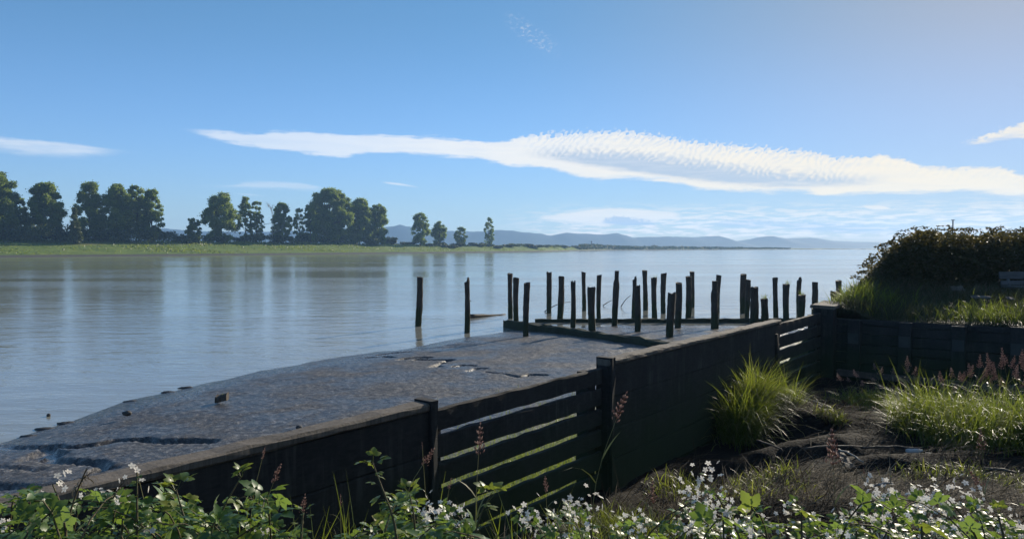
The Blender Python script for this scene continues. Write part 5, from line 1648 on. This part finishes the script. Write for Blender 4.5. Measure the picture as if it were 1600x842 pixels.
V2_, F2_, kk2 = blades(np.stack([xf, yf, bank_z(uf, vf) - 0.02], 1), r.uniform(0.15, 0.5, nf_) * (0.75 + 0.5 * fbm(vf * 1.1, uf * 0, 83, 2)), r.uniform(0.008, 0.014, nf_), math.pi + TH + r.normal(0, 0.6, nf_), r.uniform(0.3, 1.3, nf_), 1.7, 3, r)
tn = np.clip(0.32 + 0.25 * patch - 0.2 * edge + 0.35 * sstep(13, 17, u_) + r.normal(0, 0.2, N), 0, 1)
tag(link('bank_grass', make_mesh('bank_grass', np.concatenate([V_, V2_]), np.concatenate([F_, F2_ + len(V_)]), M['bank_blade'], np.concatenate([np.repeat(tn, kk), np.repeat(r.uniform(0, 0.7, nf_), kk2)]))), 'rough grass and weeds covering the bank above the retaining wall', 'grass', kind='stuff')
# bright weeds spilling over the corner of the bank
for k_, (u0, v0, n, h, sp, lab, mat) in enumerate([(13.5, -0.3, 1300, 0.62, 0.55, 'bright green leafy weed clump on the corner of the bank', 'grass_blade'),
                                                  (13.1, -1.3, 900, 0.5, 0.5, 'darker weed clump with pale specks right of the bank corner', 'bank_blade'),
                                                  (12.6, -3.6, 1000, 0.5, 0.6, 'yellow-green grass clump hanging over the retaining wall towards the right edge', 'grass_blade'),
                                                  (12.45, -0.6, 500, 0.34, 0.13, 'small weed clump squeezed against the corner cap', 'bank_blade'),
                                                  (15.8, -1.0, 900, 0.75, 0.4, 'tall tan grass clump at the foot of the thicket', 'bank_blade')]):
    rr = np.random.default_rng(1300 + k_)
    uu_ = u0 + rr.normal(0, sp, n); vv_ = v0 + rr.normal(0, sp, n)
    c = W(u0, v0, float(bank_z(np.array(u0), np.array(v0))))
    xx = P0[0] + uu_ * DU[0] + vv_ * NV[0]; yy = P0[1] + uu_ * DU[1] + vv_ * NV[1]
    b = np.stack([xx - c.x, yy - c.y, bank_z(uu_, vv_) - c.z - 0.02], 1)
    b = b[uu_ > 12.]; n = len(b)
    V_, F_, kk = blades(b, h * rr.uniform(0.4, 1.1, n), 0.014, rr.uniform(0, 6.28, n), np.abs(rr.normal(0, 0.4, n)), 0.8, 4, rr)
    o = link('weed_clump', make_mesh('weed_clump', V_, F_, M[mat], np.repeat(rr.uniform(0.0, 0.7 if k_ < 3 else 1.0, n), kk)), None, c)
    tag(o, lab, 'weed clump', 'weed clumps on the bank')

# ------------------------------------------------------------------ the dark thicket on the bank
r = np.random.default_rng(1400)
TB = Vector((15.5, 26.0, 2.5))
root = empty('thicket', TB, 'tall dark bramble thicket with arching canes at the right edge above the bank', 'thicket')
TOPX = [1335, 1352, 1365, 1380, 1395, 1415, 1430, 1445, 1470, 1500, 1530, 1560, 1600, 1700, 1850, 2000]
TOPY = [462, 440, 422, 402, 386, 376, 366, 362, 365, 366, 370, 362, 366, 362, 364, 366]
N = 62000
front = r.uniform(0, 1, N) < 0.55
D = np.where(front, 22.5 + np.abs(r.normal(0, 0.45, N)), r.uniform(22.6, 29.0, N))
px = 1346 + 480 * r.uniform(0, 1, N) ** 1.15
ty = np.interp(px, TOPX, TOPY) + 6 * fbm(px * 0.06, D * 0.6, 91, 3)
ztop = EYE + (HOR - ty) / FPX * 25.0
zg = 2.42
bulge = 0.5 * fbm(px * 0.03, D * 0 + 1.0, 94, 3)
D = D + np.where(front, bulge, 0)
dd = 1 - sstep(22.4, 23.6, D) * (1 - sstep(27.6, 29.0, D))
ztop = ztop - np.where(front, 0.5, 0.9) * dd
h = r.uniform(0, 1, N)
hz = np.where(front, h, np.where(r.uniform(0, 1, N) < 0.72, 1 - 0.35 * h ** 1.3, h))
D = D + np.where(front, 0.7 * hz ** 2, 0)
pos = np.stack([(px - CX) / FPX * D, D, zg + np.maximum(0.05, ztop - zg) * hz], 1) - np.array(TB)
Mx = euler_rot(r.uniform(0, 6.28, N), r.normal(-0.1, 0.5, N), r.normal(0, 0.6, N))
s3V, s3F = C3V, C3F
simple = np.array([[0, 0, 0], [0.33, 0.42, 0.06], [0, 1.0, -0.12], [-0.33, 0.42, 0.06]])
Vt, Fl = inst(simple, np.array([[0, 1, 2], [0, 2, 3]]), pos, Mx, r.uniform(0.08, 0.16, N))
tn = np.clip(0.35 + 0.3 * fbm(px * 0.08, hz * 3, 93, 2) + r.normal(0, 0.2, N), 0, 1)
link('leaves', make_mesh('leaves', Vt, Fl, M['thicket_leaf'], np.repeat(tn, 4)), root)
g = Geo(); lg = Geo()
for k_ in range(150):
    D_ = r.uniform(22.8, 28.0); px_ = r.uniform(1356, 1800)
    if k_ < 26: px_ = r.uniform(1352, 1420)
    ty_ = np.interp(px_, TOPX, TOPY)
    x_ = (px_ - CX) / FPX * D_
    zt_ = EYE + (HOR - ty_) / FPX * 25.0
    az_ = r.uniform(0, 6.28) if px_ > 1400 else r.normal(-1.5, 0.5)
    L_ = r.uniform(0.35, 0.9) * (0.6 if px_ < 1425 else 1.0)
    tt = np.linspace(0, 1, 10)
    rise = r.uniform(0.02, 0.20)
    arch = np.stack([x_ + np.sin(az_) * L_ * tt, D_ + np.cos(az_) * L_ * tt, zt_ - 0.5 + 0.5 * np.minimum(1, tt * 2.4) + rise * np.sin(tt * math.pi * 0.8)], 1)
    arch = np.concatenate([[[x_ - 0.05, D_, zg - 0.05]], arch]) - np.array(TB)
    Vt, Fl = tube(arch, np.linspace(0.008, 0.003, 11), 4, False); g.addm(Vt, Fl)
    n_ = 22
    f = r.uniform(2, 10, n_)
    P_ = np.stack([np.interp(f, np.arange(11), arch[:, c_]) for c_ in range(3)], 1)
    Vt, Fl = inst(simple, np.array([[0, 1, 2], [0, 2, 3]]), P_, euler_rot(r.uniform(0, 6.28, n_), r.normal(0, 0.5, n_), r.normal(0, 0.5, n_)), r.uniform(0.06, 0.12, n_))
    lg.add(Vt, Fl[0], np.repeat(np.clip(r.normal(0.5, 0.2, n_), 0, 1), 4))
g.obj('cane', M['cane'], root)
lg.obj('tip_leaves', M['thicket_leaf'], root)

# ------------------------------------------------------------------ bench and debris on the bank
bx0 = (1567 - CX) / FPX * 21.4
root = empty('bench', (bx0 + 0.15, 21.4, 2.46), 'weathered grey wooden bench before the thicket, cut by the right edge', 'bench')
BL = 1.9
g = Geo()
timber(g, (0, 0.34, 0.62), (BL, 0.30, 0.62), (0, 0.04, 0.0), (0, 0.04, 0.20), n=6, amp=0.004, seed=1)
timber(g, (0.02, 0.30, 0.44), (BL, 0.26, 0.44), (0, 0.04, 0.0), (0, 0.03, 0.13), n=6, amp=0.004, seed=2)
g.obj('backrest', M['grey_wood'], root)
g = Geo()
for k_ in range(3):
    timber(g, (-0.02, -0.14 + 0.14 * k_, 0.38), (BL, -0.18 + 0.14 * k_, 0.38), (0, 0.125, 0), (0, 0, 0.05), n=6, amp=0.003, seed=10 + k_)
g.obj('seat', M['grey_wood'], root)
for xx in (0.2, BL - 0.3):
    g = Geo(); timber(g, (xx, -0.1, -0.05), (xx, -0.1, 0.38), (0.09, 0, 0), (0, 0.34, 0), n=3, amp=0.004, seed=20); g.obj('leg', M['grey_wood'], root)
for xx in (0.2, BL - 0.3):
    g = Geo(); timber(g, (xx, 0.25, 0.36), (xx, 0.40, 0.80), (0.08, 0, 0), (0, 0.05, 0), n=3, amp=0.004, seed=21); g.obj('back_support', M['grey_wood'], root)


def stick(pa, pb, za, zb_, rad, mat, label, seed, cat='driftwood', group='driftwood pieces', name='driftwood', gz=None, plank=False):
    r_ = np.random.default_rng(seed)
    p0, p1 = at_z(pa[0], pa[1], za), at_z(pb[0], pb[1], zb_)
    L_ = np.array(p1 - p0)
    g_ = Geo()
    if plank:
        sd = np.cross(L_ / np.linalg.norm(L_), up); sd /= np.linalg.norm(sd)
        timber(g_, -sd * rad, L_ - sd * rad, sd * rad * 2, up * 0.03, n=6, amp=0.006, seed=seed, bev=0.006)
    else:
        pts = [L_ * t + np.array([r_.normal(0, .02), r_.normal(0, .02), 0.02 + 0.03 * math.sin(3 * t)]) for t in np.linspace(0, 1, 8)]
        Vt, Fl = tube(pts, np.linspace(rad, rad * 0.5, 8), 7, True, 0.15); g_.addm(Vt, Fl)
    return tag(g_.obj(name, mat, None, p0), label, cat, group)


stick((1252, 704), (1345, 700), 0.78, 0.78, 0.025, M['dark_drift'], 'long thin dark stick lying across the basin floor left of the white scrap', 1501)
stick((1345, 702), (1446, 703), 0.74, 0.72, 0.022, M['dark_drift'], 'long dark stick lying just above the white scrap', 1502)
stick((1308, 706), (1330, 732), 0.76, 0.68, 0.07, M['dark_drift'], 'dark weathered plank lying slanted near the large reddish seed head', 1503, plank=True)
stick((1310, 704), (1348, 724), 0.78, 0.74, 0.018, M['driftwood'], 'pale stick lying beside the slanted plank', 1504)
stick((1368, 763), (1398, 758), 0.80, 0.84, 0.022, M['driftwood'], 'short curved pale stick on the reeds above the bleached stake', 1505)
stick((1444, 712), (1460, 716), 0.7, 0.7, 0.03, M['driftwood'], 'short pale stick right of the white scrap', 1506)
stick((1180, 690), (1225, 708), 0.9, 0.8, 0.02, M['dark_drift'], 'dark stick on the wrack ridge near the big grass clump', 1507)
stick((1215, 610), (1300, 640), 0.75, 0.7, 0.02, M['driftwood'], 'thin pale branch below the farther slatted boards', 1508)
stick((1540, 735), (1590, 742), 0.7, 0.7, 0.03, M['dark_drift'], 'dark stick half sunk in mud by the right edge', 1509)
# bleached upright stake
c = at_z(1388, 800, 0.9); c = Vector(((1388 - CX) / FPX * 4.0, 4.0, 0)); c.z = float(ground_z(c.x, c.y))
tp = at_y(1389, 778, 4.0)
g = Geo(); Vt, Fl = tube([(0, 0, -0.1), (0.01, 0, (tp.z - c.z) * .5), (0.0, 0.0, tp.z - c.z)], [0.026, 0.024, 0.020], 9, True, 0.12); g.addm(Vt, Fl)
tag(g.obj('stake', M['driftwood'], None, c), 'bleached upright stake among the brambles', 'stake')
# white scraps
g = Geo()
Vt, Fl = tube([(0, 0, 0.05), (0.04, 0, 0.05), (0.20, 0.01, 0.05), (0.24, 0.01, 0.05), (0.27, 0.012, 0.05)], [0.03, 0.045, 0.045, 0.02, 0.018], 10); g.addm(Vt, Fl)
c = at_z(1416, 709, 0.64); c.z = float(ground_z(c.x, c.y)) + 0.02
tag(g.obj('plastic_scrap', M['white_junk'], None, c), 'small white bottle-like scrap on the basin floor', 'litter')
for (pa, pb, hh_, lab, k_) in [((1488, 455), (1507, 455), 0.16, 'pale peaked board leaning in the bank grass, nearest the thicket', 0), ((1520, 466), (1550, 467), 0.05, 'longest pale board lying in the bank grass', 1), ((1576, 469), (1586, 469), 0.05, 'short pale board lying in the bank grass below the bench', 2)]:
    p0, p1 = at_z(pa[0], pa[1], 2.74), at_z(pb[0], pb[1], 2.74)
    L_ = np.array(p1 - p0)
    g = Geo(); timber(g, np.zeros(3), L_, np.array([0, 0.12, 0.01 + hh_ * 0.7]), up * 0.025, n=6, amp=0.006, seed=k_)
    o = tag(g.obj('board_scrap', M['cap'], None, p0), lab, 'board', 'pale boards in the bank grass')

# ------------------------------------------------------------------ haze
HAZE = True
if HAZE:
    m = bpy.data.materials.new('haze'); m.use_nodes = True; m.node_tree.nodes.clear(); q = NT(m.node_tree)
    out = q.n('ShaderNodeOutputMaterial'); vol = q.n('ShaderNodeVolumePrincipled')
    vol.inputs['Color'].default_value = (0.36, 0.62, 1.0, 1); vol.inputs['Density'].default_value = 0.0002; vol.inputs['Anisotropy'].default_value = 0.3
    q.lk(vol.outputs[0], out.inputs['Volume'])
    g = Geo(); box(g, (-3300, -3300, -3.6), (6600, 0, 0), (0, 6600, 0), (0, 0, 110))
    tag(g.obj('haze', m), 'thin blue haze over the river and sea', 'haze', kind='stuff')
